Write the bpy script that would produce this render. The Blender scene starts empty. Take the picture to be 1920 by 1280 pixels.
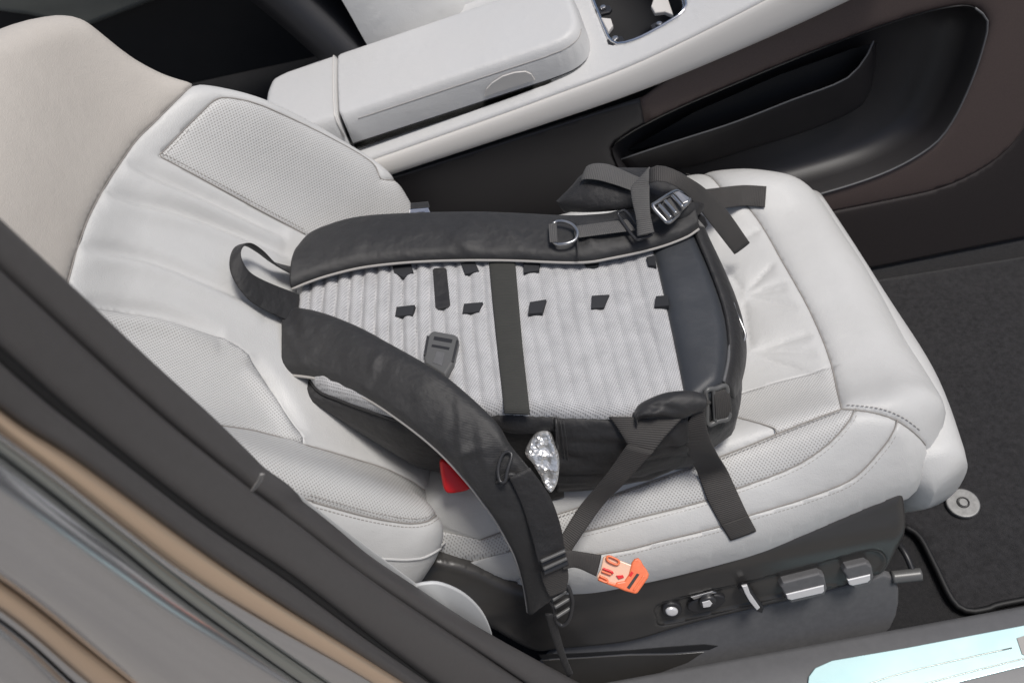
import bpy, bmesh, math, random
import numpy as np
from mathutils import Vector
from mathutils.geometry import delaunay_2d_cdt
random.seed(4); rng = np.random.default_rng(7)
sc = bpy.context.scene
COL = sc.collection
V3 = lambda *a: np.array(a, float)

# ------------------------------------------------------------------ camera
F_PX = 1700.0                                  # focal length in pixels of a 1920 wide picture
TGT = V3(0, 0, .50); DIST = 1.02
PITCH, YAW, ROLL = math.radians(52), math.radians(4), math.radians(14.5)
VIEW = V3(-math.sin(YAW)*math.cos(PITCH), math.cos(YAW)*math.cos(PITCH), -math.sin(PITCH))
EYE = TGT - DIST*VIEW
_r = np.cross(VIEW, V3(0, 0, 1)); _r /= np.linalg.norm(_r); _u = np.cross(_r, VIEW)
RIGHT = math.cos(ROLL)*_r - math.sin(ROLL)*_u
UP = math.sin(ROLL)*_r + math.cos(ROLL)*_u
cd = bpy.data.cameras.new('camera'); cam = bpy.data.objects.new('camera', cd); COL.objects.link(cam)
cd.sensor_fit = 'HORIZONTAL'; cd.sensor_width = 36.0; cd.lens = 36.0*F_PX/1920
cd.clip_start = .02; cd.clip_end = 400
import mathutils
m = mathutils.Matrix.Identity(4)
for i in range(3):
    m[i][0] = RIGHT[i]; m[i][1] = UP[i]; m[i][2] = -VIEW[i]; m[i][3] = EYE[i]
cam.matrix_world = m
cd.dof.use_dof = True; cd.dof.focus_distance = 1.06; cd.dof.aperture_fstop = 7.5
sc.camera = cam

# ------------------------------------------------------------------ daylight
SUN_EL, SUN_AZ = math.radians(73), math.radians(-15)     # azimuth measured from +X (car front) towards +Y
w = bpy.data.worlds.new('World'); sc.world = w; w.use_nodes = True
nt = w.node_tree; bg = nt.nodes['Background']
sky = nt.nodes.new('ShaderNodeTexSky'); sky.sky_type = 'NISHITA'; sky.sun_disc = False
sky.sun_elevation = SUN_EL; sky.sun_rotation = math.pi/2 - SUN_AZ
sky.air_density = 1.0; sky.dust_density = 4.0; sky.ozone_density = 1.0
nt.links.new(sky.outputs[0], bg.inputs[0]); bg.inputs[1].default_value = .08
sd = bpy.data.lights.new('sun', 'SUN'); sd.energy = 2.5; sd.angle = math.radians(16); sd.color = (1, .975, .94)
so = bpy.data.objects.new('sun', sd); COL.objects.link(so)
_s = Vector((math.cos(SUN_EL)*math.cos(SUN_AZ), math.cos(SUN_EL)*math.sin(SUN_AZ), math.sin(SUN_EL)))
so.rotation_euler = _s.to_track_quat('Z', 'Y').to_euler(); so.location = _s*6
sc.view_settings.view_transform = 'Standard'; sc.view_settings.look = 'None'
sc.view_settings.gamma = 1; sc.view_settings.exposure = 0.08; sc.view_settings.use_curve_mapping = False
sc.render.engine = 'CYCLES'

# ------------------------------------------------------------------ tracing helpers: a photograph point to a point at a real depth
def ray(px, py):
    d = VIEW*F_PX + RIGHT*(px-960) - UP*(py-640); return d/np.linalg.norm(d)
def hz(px, py, z): d = ray(px, py); return EYE + d*(z-EYE[2])/d[2]
def hy(px, py, y): d = ray(px, py); return EYE + d*(y-EYE[1])/d[1]
def hp(px, py, p0, n):
    d = ray(px, py); n = np.array(n, float); return EYE + d*(np.dot(np.array(p0)-EYE, n)/np.dot(d, n))
def Z3(L): return np.array([hz(*q) for q in L])
def Y3(L, y=None): return np.array([hy(q[0], q[1], q[2] if len(q) > 2 else y) for q in L])

def crv(P, n=40, closed=False):
    """Catmull-Rom through P, resampled to n even points"""
    P = np.array(P, float)
    if len(P) == 2 and not closed:
        t = np.linspace(0, 1, n)[:, None]; return P[0]*(1-t)+P[1]*t
    Q = np.vstack([P[-1:], P, P[:2]]) if closed else np.vstack([2*P[0]-P[1], P, 2*P[-1]-P[-2]])
    out = []
    for i in range(1, len(Q)-2):
        a, b, c, d = Q[i-1], Q[i], Q[i+1], Q[i+2]
        for t in np.linspace(0, 1, 12, endpoint=False):
            out.append(.5*((2*b)+(c-a)*t+(2*a-5*b+4*c-d)*t*t+(3*b-a-3*c+d)*t**3))
    if not closed: out.append(Q[-2])
    else: out.append(out[0])
    out = np.array(out); L = np.r_[0, np.cumsum(np.linalg.norm(np.diff(out, axis=0), axis=1))]
    s = np.linspace(0, L[-1], n, endpoint=not closed)
    return np.column_stack([np.interp(s, L, out[:, k]) for k in range(out.shape[1])])

# ------------------------------------------------------------------ objects
def setp(o, label=None, cat=None, group=None, kind=None):
    for k, v in (('label', label), ('category', cat), ('group', group), ('kind', kind)):
        if v: o[k] = v
    return o
def root(name, loc, label, cat, group=None):
    o = bpy.data.objects.new(name, None); o.empty_display_size = .05; COL.objects.link(o); o.location = loc
    return setp(o, label, cat, group)
def mesh(name, verts, faces, mat, parent=None, uv=None, smooth=True, label=None, kind=None):
    me = bpy.data.meshes.new(name)
    me.from_pydata([tuple(map(float, v)) for v in verts], [], [tuple(map(int, f)) for f in faces])
    if uv is not None:
        ul = me.uv_layers.new(name='UVMap')
        li = np.zeros(len(me.loops), np.int32); me.loops.foreach_get('vertex_index', li)
        ul.data.foreach_set('uv', np.array(uv, np.float32)[li].ravel())
    if smooth: me.polygons.foreach_set('use_smooth', [True]*len(me.polygons))
    me.materials.append(mat)
    o = bpy.data.objects.new(name, me); COL.objects.link(o)
    if parent is not None:
        o.parent = parent
        b = V3(0, 0, 0); p = parent
        while p is not None: b = b + np.array(p.location); p = p.parent
        o.location = tuple(-b)
    setp(o, label=label, kind=kind)
    return o
def fixnormals(o):
    bm = bmesh.new(); bm.from_mesh(o.data); bmesh.ops.recalc_face_normals(bm, faces=bm.faces); bm.to_mesh(o.data); bm.free(); return o

def band(name, A, B, t, mat, parent=None, puff=0., nu=None, nv=9, flat=.25, label=None, ridge=None, curl=0., up=None):
    """a closed ribbon or pad between two edge curves A and B: thickness t, puff = extra crown, rounded edges"""
    n = nu or max(len(A), len(B), 24)
    A = crv(A, n); B = crv(B, n)
    ta = np.gradient((A+B)/2, axis=0); wv = B-A
    nr = np.cross(ta, wv); nr /= np.linalg.norm(nr, axis=1)[:, None]+1e-12
    ref = (EYE-(A+B)/2) if up is None else np.tile(np.array(up, float), (n, 1))
    if np.mean(np.sum(nr*ref, axis=1)) < 0: nr = -nr
    v = (1-np.cos(np.linspace(0, math.pi, nv)))/2
    top = [(x, t/2*min(1, (min(x, 1-x)/flat))**.5 + puff*(4*x*(1-x))**.6) for x in v]
    bot = [(x, -t/2*min(1, (min(x, 1-x)/flat))**.5) for x in v[::-1][1:-1]]
    loop = top+bot; m_ = len(loop); verts = []; uv = []
    s = np.r_[0, np.cumsum(np.linalg.norm(np.diff((A+B)/2, axis=0), axis=1))]
    wm = np.mean(np.linalg.norm(wv, axis=1))
    for i in range(n):
        for (x, h) in loop:
            hh = h + (ridge(s[i], x) if (ridge and h > 0) else 0) + curl*(2*x-1)**2
            verts.append(A[i]+wv[i]*x+nr[i]*hh); uv.append((s[i], x*wm))
    faces = [(i*m_+j, i*m_+(j+1) % m_, (i+1)*m_+(j+1) % m_, (i+1)*m_+j) for i in range(n-1) for j in range(m_)]
    faces += [tuple(range(m_-1, -1, -1)), tuple((n-1)*m_+j for j in range(m_))]
    return fixnormals(mesh(name, verts, faces, mat, parent, uv, label=label))

def tube(name, P, r, mat, parent=None, n=None, k=8, closed=False, smooth=True, label=None, raw=False):
    P = np.array(P, float)
    if not raw: P = crv(P, n or max(16, 3*len(P)), closed)
    N = len(P)
    T = np.gradient(P, axis=0) if not closed else np.roll(P, -1, 0)-np.roll(P, 1, 0)
    T /= np.linalg.norm(T, axis=1)[:, None]+1e-12
    a = np.cross(T[0], V3(.31, .2, .93)); a /= np.linalg.norm(a); verts = []
    rr = r if hasattr(r, '__len__') else [r]*N
    for i in range(N):
        a = a-T[i]*np.dot(a, T[i]); a /= np.linalg.norm(a); b = np.cross(T[i], a)
        for j in range(k):
            q = 2*math.pi*j/k; verts.append(P[i]+(a*math.cos(q)+b*math.sin(q))*rr[i])
    M = N if closed else N-1
    faces = [(i*k+j, i*k+(j+1) % k, ((i+1) % N)*k+(j+1) % k, ((i+1) % N)*k+j) for i in range(M) for j in range(k)]
    if not closed: faces += [tuple(range(k-1, -1, -1)), tuple((N-1)*k+j for j in range(k))]
    return fixnormals(mesh(name, verts, faces, mat, parent, label=label, smooth=smooth))

def frame_of(n):
    n = np.array(n, float); n /= np.linalg.norm(n)
    a = np.cross(V3(0, 1, 0) if abs(n[1]) < .9 else V3(1, 0, 0), n); a /= np.linalg.norm(a); return a, np.cross(n, a), n
def inset2(P, d):
    """offset a ccw 2D polygon inwards by d"""
    e = np.roll(P, -1, 0)-P; e /= np.linalg.norm(e, axis=1)[:, None]+1e-9
    nn = np.column_stack([-e[:, 1], e[:, 0]]); b = nn+np.roll(nn, 1, 0)
    b /= np.maximum(np.sum(b*nn, axis=1), .35)[:, None]
    return P+b*d
def slab(name, P, n, depth, mat, parent=None, bevel=.001, label=None, smooth=False, dome=0.):
    """extrude the planar outline P along n by depth (P is the back face), with a small rounded edge at the front"""
    P = np.array(P, float); a, b, n = frame_of(n); o = P.mean(0)
    q = np.column_stack([(P-o)@a, (P-o)@b]); h = (P-o)@n
    area = .5*np.sum(q[:, 0]*np.roll(q[:, 1], -1)-q[:, 1]*np.roll(q[:, 0], -1))
    if area < 0: q = q[::-1]; h = h[::-1]
    rings = [(q, 0.)]
    sg = 1 if depth > 0 else -1
    for f in (0, .35, .7, 1):
        ang = f*math.pi/2
        rings.append((inset2(q, bevel*(1-math.cos(ang))), depth-sg*bevel*(1-math.sin(ang))))
    verts = []; N = len(q)
    for (r_, d_) in rings:
        for i in range(N): verts.append(o+a*r_[i, 0]+b*r_[i, 1]+n*(h[i]+d_))
    faces = [tuple(range(N-1, -1, -1))]
    for k in range(len(rings)-1):
        faces += [(k*N+i, k*N+(i+1) % N, (k+1)*N+(i+1) % N, (k+1)*N+i) for i in range(N)]
    if dome:
        verts.append(np.mean(verts[-N:], axis=0)+n*dome); c = len(verts)-1; k = len(rings)-1
        faces += [(k*N+i, k*N+(i+1) % N, c) for i in range(N)]
    else: faces.append(tuple((len(rings)-1)*N+i for i in range(N)))
    return fixnormals(mesh(name, verts, faces, mat, parent, label=label, smooth=smooth))
def loft(name, rings, mat, parent=None, cap=True, label=None, smooth=True):
    N = len(rings[0]); verts = np.vstack(rings)
    faces = [(k*N+i, k*N+(i+1) % N, (k+1)*N+(i+1) % N, (k+1)*N+i) for k in range(len(rings)-1) for i in range(N)]
    if cap == 'end': faces.append(tuple((len(rings)-1)*N+i for i in range(N)))
    elif cap: faces += [tuple(range(N)), tuple((len(rings)-1)*N+i for i in range(N))]
    uv = [(p[0], p[1]+p[2]) for p in verts]
    return fixnormals(mesh(name, verts, faces, mat, parent, uv, label=label, smooth=smooth))
def rrect(cx, cy, w_, h_, r, k=5):
    out = []
    for (sx, sy, a0) in ((1, 1, 0), (-1, 1, 90), (-1, -1, 180), (1, -1, 270)):
        for j in range(k+1):
            a = math.radians(a0+90*j/k); out.append((cx+sx*(w_/2-r)+r*math.cos(a), cy+sy*(h_/2-r)+r*math.sin(a)))
    return np.array(out)
def ring_frame(name, C_, ux, uy, w_, h_, r, wire, mat, parent, label=None):
    """a rounded rectangular wire loop (buckle frame)"""
    q = rrect(0, 0, w_, h_, r); P = np.array([C_+ux*x+uy*y for x, y in q])
    return tube(name, P, wire, mat, parent, closed=True, raw=True, label=label)

class Surf:
    """height field f(u,v) along n over a plane"""
    def __init__(s, o, eu, ev, n, f):
        s.o, s.eu, s.ev, s.n, s.f = np.array(o, float), np.array(eu, float), np.array(ev, float), np.array(n, float), f
    def P(s, u, v, off=0.):
        u = np.asarray(u, float); v = np.asarray(v, float)
        h = s.f(u, v)+off
        return s.o+u[..., None]*s.eu+v[..., None]*s.ev+h[..., None]*s.n
    def hit(s, px, py):
        d = ray(px, py); q = EYE-s.o
        t = np.linspace(.3, 2.6, 900)
        p = q+t[:, None]*d
        g = p@s.n-s.f(p@s.eu, p@s.ev)
        k = np.where((g[:-1] > 0) & (g[1:] <= 0))[0]
        if len(k) == 0: k = [int(np.argmin(np.abs(g)))]; tt = t[k[0]]
        else:
            i = k[0]; tt = t[i]+(t[i+1]-t[i])*g[i]/(g[i]-g[i+1])
        p = q+tt*d; return np.array([p@s.eu, p@s.ev])
    def uv(s, L): return np.array([s.hit(*q) for q in L])
    def nrm(s, u, v, e=.002):
        return_ = np.cross(s.P(u+e, v)-s.P(u-e, v), s.P(u, v+e)-s.P(u, v-e))
        return_ = return_/np.linalg.norm(return_, axis=-1, keepdims=True)
        return return_*np.sign(np.sum(return_*s.n, axis=-1, keepdims=True))

def seg_dist(Q, L):
    """distance of points Q to polyline L, and the fraction along it"""
    a = L[:-1]; b = L[1:]; best = np.full(len(Q), 1e9); fr = np.zeros(len(Q)); M = len(a)
    for i in range(M):
        ab = b[i]-a[i]; t = np.clip(((Q-a[i])@ab)/(ab@ab+1e-12), 0, 1)
        d = np.linalg.norm(Q-a[i]-t[:, None]*ab, axis=1); k = d < best
        best[k] = d[k]; fr[k] = (i+t[k])/M
    return best, fr
def inside(Q, poly):
    x, y = Q[:, 0], Q[:, 1]; r = np.zeros(len(Q), bool); n = len(poly)
    for i in range(n):
        (x1, y1), (x2, y2) = poly[i], poly[(i+1) % n]
        if y1 == y2: continue
        c = ((y1 > y) != (y2 > y)) & (x < (x2-x1)*(y-y1)/(y2-y1)+x1); r ^= c
    return r
def quilt(S, contour, seams, seeds, parent, sp=.0045, default=None, skirt=0., extra=None):
    """upholstery: one sheet over S inside contour, cut into a panel object per region between seams.
    seams: (uv polyline, groove depth, groove width, barrier?, taper); seeds: (name, material, [(u,v)...], label)"""
    contour = np.array(contour, float)
    lo = contour.min(0); hi = contour.max(0)
    gx = np.arange(lo[0], hi[0], sp); gy = np.arange(lo[1], hi[1], sp*.87)
    G = np.array([(x+(sp/2 if j % 2 else 0), y) for j, y in enumerate(gy) for x in gx])
    G = G[inside(G, contour)]
    pts = [*map(tuple, contour)]; edges = [(i, (i+1) % len(contour)) for i in range(len(contour))]
    bar = len(edges)
    for sm in seams:
        if not sm[3]: continue
        L = sm[0]; b0 = len(pts); pts += [*map(tuple, L)]; edges += [(b0+i, b0+i+1) for i in range(len(L)-1)]
    d = seg_dist(G, np.vstack([contour, contour[:1]]))[0]
    for sm in seams:
        if sm[3]: d = np.minimum(d, seg_dist(G, sm[0])[0])
    G = G[d > sp*.45]
    pts += [*map(tuple, G)]
    r = delaunay_2d_cdt([Vector(p) for p in pts], edges, [], 0, 1e-6, True)
    P2 = np.array([tuple(p) for p in r[0]]); FE = r[1]; FA = [tuple(f) for f in r[2]]
    cen = np.array([P2[list(f)].mean(0) for f in FA]); keep = inside(cen, contour)
    FA = [f for f, k in zip(FA, keep) if k]; cen = cen[keep]
    wall = set()
    for e, oe in zip(FE, r[4]):
        if len(oe): wall.add((min(e), max(e)))
    g = np.zeros(len(P2))
    for sm in seams:
        if sm[1] == 0: continue
        dd, fr = seg_dist(P2, sm[0]); tp = np.ones(len(P2))
        if len(sm) > 4 and sm[4]: tp = np.sin(np.clip(fr, 0, 1)*math.pi)**.5 if sm[4] == 2 else (1-fr)**.7
        prof = np.exp(-(dd/sm[2])) if sm[3] else np.exp(-(dd/sm[2])**2)
        if sm[1] > 0: g = np.where(sm[1]*tp*prof > g, sm[1]*tp*prof, g) if sm[3] else g+sm[1]*tp*prof
        else: g = g+sm[1]*tp*prof
    if extra is not None: g = g-extra(P2[:, 0], P2[:, 1])
    X = S.P(P2[:, 0], P2[:, 1], -g)
    # connected regions
    adj = {}
    for i, f in enumerate(FA):
        for k in range(3):
            e = (min(f[k], f[k-1]), max(f[k], f[k-1]))
            if e not in wall: adj.setdefault(e, []).append(i)
    par = list(range(len(FA)))
    def fd(i):
        while par[i] != i: par[i] = par[par[i]]; i = par[i]
        return i
    for v in adj.values():
        if len(v) == 2:
            a, b = fd(v[0]), fd(v[1])
            if a != b: par[a] = b
    comp = np.array([fd(i) for i in range(len(FA))])
    owner = {}
    for si, sd_ in enumerate(seeds):
        for q in sd_[2]:
            i = int(np.argmin(np.sum((cen-np.array(q))**2, axis=1))); owner.setdefault(comp[i], si)
    out = []
    idx = np.array([owner.get(c, default if default is not None else 0) for c in comp])
    for si, sd_ in enumerate(seeds):
        fs = [FA[i] for i in np.where(idx == si)[0]]
        if not fs: print('EMPTY PANEL', sd_[0]); out.append(None); continue
        used = sorted({v for f in fs for v in f}); mp = {v: i for i, v in enumerate(used)}
        vv = [X[v] for v in used]; ff = [tuple(mp[v] for v in f) for f in fs]; uu = [P2[v] for v in used]
        # consistent facing
        a, b, c = [np.array(vv[k]) for k in ff[0]]
        nn = np.cross(b-a, c-a)
        if nn@S.n < 0: ff = [f[::-1] for f in ff]
        # turned-in hem along the border gives the panel thickness
        cnt = {}
        for f in ff:
            for k in range(3): cnt[(f[k], f[(k+1) % 3])] = 1
        bd = [e for e in cnt if (e[1], e[0]) not in cnt]
        low = {}
        for (p, q) in bd:
            for t in (p, q):
                if t not in low: low[t] = len(vv); vv.append(vv[t]-S.n*(.004+skirt)); uu.append(uu[t])
        hem = [(q, p, low[p], low[q]) for (p, q) in bd]
        out.append(mesh(sd_[0], vv, ff+hem, sd_[1], parent, uu, label=sd_[3] if len(sd_) > 3 else None))
    return out
def stitches(name, S, L, off, mat, parent, ln=.0032, gap=.0052, w_=.0007, side=1, lift=.0004, dep=None):
    """a row of short threads beside a seam"""
    L = crv(L, 400); e = np.gradient(L, axis=0); e /= np.linalg.norm(e, axis=1)[:, None]
    nn = np.column_stack([-e[:, 1], e[:, 0]])*side; Q = L+nn*off
    s = np.r_[0, np.cumsum(np.linalg.norm(np.diff(Q, axis=0), axis=1))]
    verts = []; faces = []
    for a in np.arange(gap, s[-1]-gap, gap):
        p = np.array([np.interp([a, a+ln], s, Q[:, k]) for k in (0, 1)]).T
        d = p[1]-p[0]; d /= np.linalg.norm(d)+1e-9; m_ = np.array([-d[1], d[0]])*w_/2
        c = np.array([p[0]-m_, p[1]-m_, p[1]+m_, p[0]+m_]); b = len(verts)
        dp = dep if dep is not None else 0
        lo_ = S.P(c[:, 0], c[:, 1], -dp-.0006); hi_ = S.P(c[:, 0], c[:, 1], -dp+lift)
        verts += [*lo_, *hi_]
        faces += [(b+4, b+5, b+6, b+7), (b, b+1, b+5, b+4), (b+1, b+2, b+6, b+5), (b+2, b+3, b+7, b+6), (b+3, b, b+4, b+7)]
    return mesh(name, verts, faces, mat, parent, smooth=False, kind='stuff')

def wrinkles(length, n, amp, seed, kmax=.07, wlo=.0055, whi=.014):
    g = np.random.default_rng(seed); W = [(g.uniform(0, length), g.uniform(-kmax, kmax), g.uniform(wlo, whi), g.uniform(-.6, 1)*amp, g.uniform(.15, .85), g.uniform(.15, .4)) for _ in range(n)]
    def f(s, x):
        return sum(a*math.exp(-((s-c-k*(x-.5))/w_)**2)*math.exp(-((x-xc)/xw)**2) for c, k, w_, a, xc, xw in W)*min(1, 6*x, 6*(1-x))
    return f
# ------------------------------------------------------------------ materials
def mat(name, col, rough=.5, metal=0., spec=.5, sheen=0., coat=0., noise=None, bump=None, coords='Object', trans=0., coat_rough=.1, alpha=1.):
    """noise: (scale, amount, other colour, detail); bump: list of (kind, scale, strength, distance)"""
    M = bpy.data.materials.new(name); M.use_nodes = True; t = M.node_tree; N = t.nodes; b = N['Principled BSDF']
    b.inputs['Base Color'].default_value = (*col, 1); b.inputs['Roughness'].default_value = rough
    b.inputs['Metallic'].default_value = metal; b.inputs['Specular IOR Level'].default_value = spec
    b.inputs['Sheen Weight'].default_value = sheen; b.inputs['Coat Weight'].default_value = coat
    b.inputs['Coat Roughness'].default_value = coat_rough
    b.inputs['Transmission Weight'].default_value = trans; b.inputs['Alpha'].default_value = alpha
    tc = N.new('ShaderNodeTexCoord'); co = tc.outputs[coords]
    if noise:
        tx = N.new('ShaderNodeTexNoise'); tx.inputs['Scale'].default_value = noise[0]
        tx.inputs['Detail'].default_value = noise[3] if len(noise) > 3 else 4; tx.inputs['Roughness'].default_value = .6
        t.links.new(co, tx.inputs['Vector'])
        rp = N.new('ShaderNodeMapRange'); rp.inputs[1].default_value = .35; rp.inputs[2].default_value = .65
        t.links.new(tx.outputs[0], rp.inputs[0])
        ml = N.new('ShaderNodeMath'); ml.operation = 'MULTIPLY'; ml.inputs[1].default_value = noise[1]
        t.links.new(rp.outputs[0], ml.inputs[0])
        mx = N.new('ShaderNodeMix'); mx.data_type = 'RGBA'
        t.links.new(ml.outputs[0], mx.inputs[0]); mx.inputs[6].default_value = (*col, 1); mx.inputs[7].default_value = (*noise[2], 1)
        t.links.new(mx.outputs[2], b.inputs['Base Color'])
    last = None
    for (kind, scale, strength, dist) in (bump or []):
        if kind == 'noise':
            x = N.new('ShaderNodeTexNoise'); x.inputs['Scale'].default_value = scale; x.inputs['Detail'].default_value = 3
            t.links.new(co, x.inputs['Vector']); h = x.outputs[0]
        elif kind == 'voronoi':
            x = N.new('ShaderNodeTexVoronoi'); x.inputs['Scale'].default_value = scale
            t.links.new(co, x.inputs['Vector']); h = x.outputs[0]
        else:   # weave: two crossed waves on UV metres
            mp = N.new('ShaderNodeVectorMath'); mp.operation = 'SCALE'; mp.inputs[3].default_value = scale
            t.links.new(tc.outputs['UV'], mp.inputs[0]); sp_ = N.new('ShaderNodeSeparateXYZ'); t.links.new(mp.outputs[0], sp_.inputs[0])
            s1 = N.new('ShaderNodeMath'); s1.operation = 'SINE'; t.links.new(sp_.outputs[0], s1.inputs[0])
            s2 = N.new('ShaderNodeMath'); s2.operation = 'SINE'; t.links.new(sp_.outputs[1], s2.inputs[0])
            ad = N.new('ShaderNodeMath'); ad.operation = 'MULTIPLY' if kind == 'weave' else 'ADD'
            t.links.new(s1.outputs[0], ad.inputs[0]); t.links.new(s2.outputs[0], ad.inputs[1])
            if kind == 'rib':
                t.links.new(s1.outputs[0], ad.inputs[0]); ad.inputs[1].default_value = 0
                for l in list(ad.inputs[1].links): t.links.remove(l)
            h = ad.outputs[0]
        bp = N.new('ShaderNodeBump'); bp.inputs['Strength'].default_value = strength; bp.inputs['Distance'].default_value = dist
        t.links.new(h, bp.inputs['Height'])
        if last is not None: t.links.new(last, bp.inputs['Normal'])
        last = bp.outputs[0]
    if last is not None:
        t.links.new(last, b.inputs['Normal'])
    return M
def dots(M, cell, radius, col, ang=45, depth=.0006, jitter=0.):
    """punch a regular dot pattern (UV metres) into a material: colour and relief"""
    t = M.node_tree; N = t.nodes; b = N['Principled BSDF']
    tc = N.new('ShaderNodeTexCoord'); mp = N.new('ShaderNodeMapping'); mp.inputs['Rotation'].default_value = (0, 0, math.radians(ang))
    mp.inputs['Scale'].default_value = (1/cell, 1/cell, 1); t.links.new(tc.outputs['UV'], mp.inputs[0])
    fr = N.new('ShaderNodeVectorMath'); fr.operation = 'FRACTION'; t.links.new(mp.outputs[0], fr.inputs[0])
    sb = N.new('ShaderNodeVectorMath'); sb.operation = 'SUBTRACT'; sb.inputs[1].default_value = (.5, .5, 0); t.links.new(fr.outputs[0], sb.inputs[0])
    ln = N.new('ShaderNodeVectorMath'); ln.operation = 'LENGTH'; t.links.new(sb.outputs[0], ln.inputs[0])
    mr = N.new('ShaderNodeMapRange'); mr.inputs[1].default_value = radius*1.25; mr.inputs[2].default_value = radius*.75
    t.links.new(ln.outputs['Value'], mr.inputs[0])
    mx = N.new('ShaderNodeMix'); mx.data_type = 'RGBA'; t.links.new(mr.outputs[0], mx.inputs[0])
    old = b.inputs['Base Color']
    if old.links: t.links.new(old.links[0].from_socket, mx.inputs[6])
    else: mx.inputs[6].default_value = old.default_value
    mx.inputs[7].default_value = (*col, 1); t.links.new(mx.outputs[2], old)
    bp = N.new('ShaderNodeBump'); bp.invert = True; bp.inputs['Strength'].default_value = .6; bp.inputs['Distance'].default_value = depth
    t.links.new(mr.outputs[0], bp.inputs['Height'])
    if b.inputs['Normal'].links: t.links.new(b.inputs['Normal'].links[0].from_socket, bp.inputs['Normal'])
    t.links.new(bp.outputs[0], b.inputs['Normal'])
    return M
LB = [('voronoi', 700, .4, .0005), ('noise', 55, .22, .003), ('noise', 14, .18, .010)]
M = {}
M['leather'] = mat('pale_leather', (.55, .55, .54), .46, spec=.45, noise=(9, .5, (.485, .482, .47)), bump=LB)
M['leather_side'] = mat('warm_leather', (.66, .60, .53), .5, spec=.4, noise=(9, .35, (.60, .54, .47)), bump=LB)
M['perf'] = dots(mat('perforated_leather', (.55, .55, .54), .5, spec=.4, noise=(9, .45, (.495, .492, .48)), bump=LB[1:]), .0031, .25, (.34, .325, .31))
M['headshade'] = mat('shade_tinted_leather', (.52, .485, .44), .48, spec=.4, noise=(7, .5, (.46, .425, .385)), bump=LB)  # same leather as the seat, warm shade put into its colour
M['thread'] = mat('seat_thread', (.36, .34, .32), .8)
M['seamline'] = mat('seam_shadow_thread', (.30, .28, .26), .9)
M['satin'] = mat('satin_silver', (.72, .72, .73), .3, metal=.35)
M['console'] = mat('console_leather', (.55, .55, .545), .42, spec=.45, noise=(8, .3, (.56, .55, .53)), bump=LB)
M['consoleplastic'] = mat('console_plastic', (.60, .58, .55), .38, noise=(14, .2, (.57, .55, .52)), bump=[('noise', 700, .05, .0003)])
M['chrome'] = mat('bright_metal', (.75, .75, .76), .18, metal=1)
M['steel'] = mat('buckle_metal', (.50, .50, .50), .34, metal=1, bump=[('noise', 300, .1, .0004)])
M['black'] = mat('black_plastic', (.018, .018, .02), .42, bump=[('noise', 900, .15, .0003)])
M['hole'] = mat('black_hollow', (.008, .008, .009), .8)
M['valance'] = mat('seat_side_plastic', (.038, .036, .034), .32, spec=.55, noise=(30, .4, (.048, .046, .043)), bump=[('noise', 1200, .12, .0003)])
M['lowcover'] = mat('seat_rail_cover', (.115, .115, .118), .6, noise=(120, .5, (.085, .085, .088)), bump=[('noise', 900, .25, .0004)])
M['carpet'] = mat('carpet', (.010, .010, .011), .95, sheen=.05, noise=(220, .8, (.020, .019, .020), 6), bump=[('noise', 900, .8, .002)])
M['mat'] = mat('floor_mat', (.012, .0115, .0125), .95, sheen=.08, noise=(130, .9, (.027, .026, .028), 8), bump=[('noise', 1100, .8, .002)])
M['tunnel'] = mat('footwell_trim', (.018, .0165, .0175), .42, noise=(15, .4, (.023, .021, .022)), bump=[('noise', 1500, .2, .0003)])
M['lowbrown'] = mat('footwell_lower_trim', (.026, .020, .019), .7, noise=(300, .6, (.034, .027, .025)), bump=[('noise', 1300, .4, .0006)])
M['brown'] = mat('brown_trim', (.080, .057, .051), .65, noise=(500, .7, (.100, .072, .064)), bump=[('noise', 1300, .4, .0006)])
M['sill'] = mat('sill_plastic', (.115, .116, .12), .45, noise=(90, .4, (.14, .14, .145)), bump=[('noise', 1500, .2, .0003)])
M['platesky'] = mat('scuff_plate_sky_tint', (.42, .66, .68), .22, metal=.5, coat=.8, noise=(6, .8, (.60, .80, .81)))  # cyan base colour stands in for sky reflected in the plate
M['pillar'] = mat('pillar_trim', (.080, .076, .075), .45, noise=(160, .35, (.065, .061, .060)), bump=[('noise', 1400, .3, .0005)])
M['rubber'] = mat('seal_rubber', (.006, .006, .0065), .6)
M['paint'] = mat('body_paint', (.52, .53, .55), .2, metal=.85, coat=1., noise=(400, .25, (.42, .42, .42)))
M['warmglint'] = mat('painted_glint', (.74, .57, .42), .34, metal=.7)  # peach metal colour stands in for warm reflections in the body paint
M['greystrip'] = mat('satin_strip', (.36, .38, .36), .3, metal=.8)
M['rear'] = mat('rear_trim', (.012, .012, .013), .8, noise=(20, .5, (.016, .016, .017)))
M['olive'] = mat('rear_olive_trim', (.16, .165, .145), .6, noise=(12, .5, (.20, .205, .18)))
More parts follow.
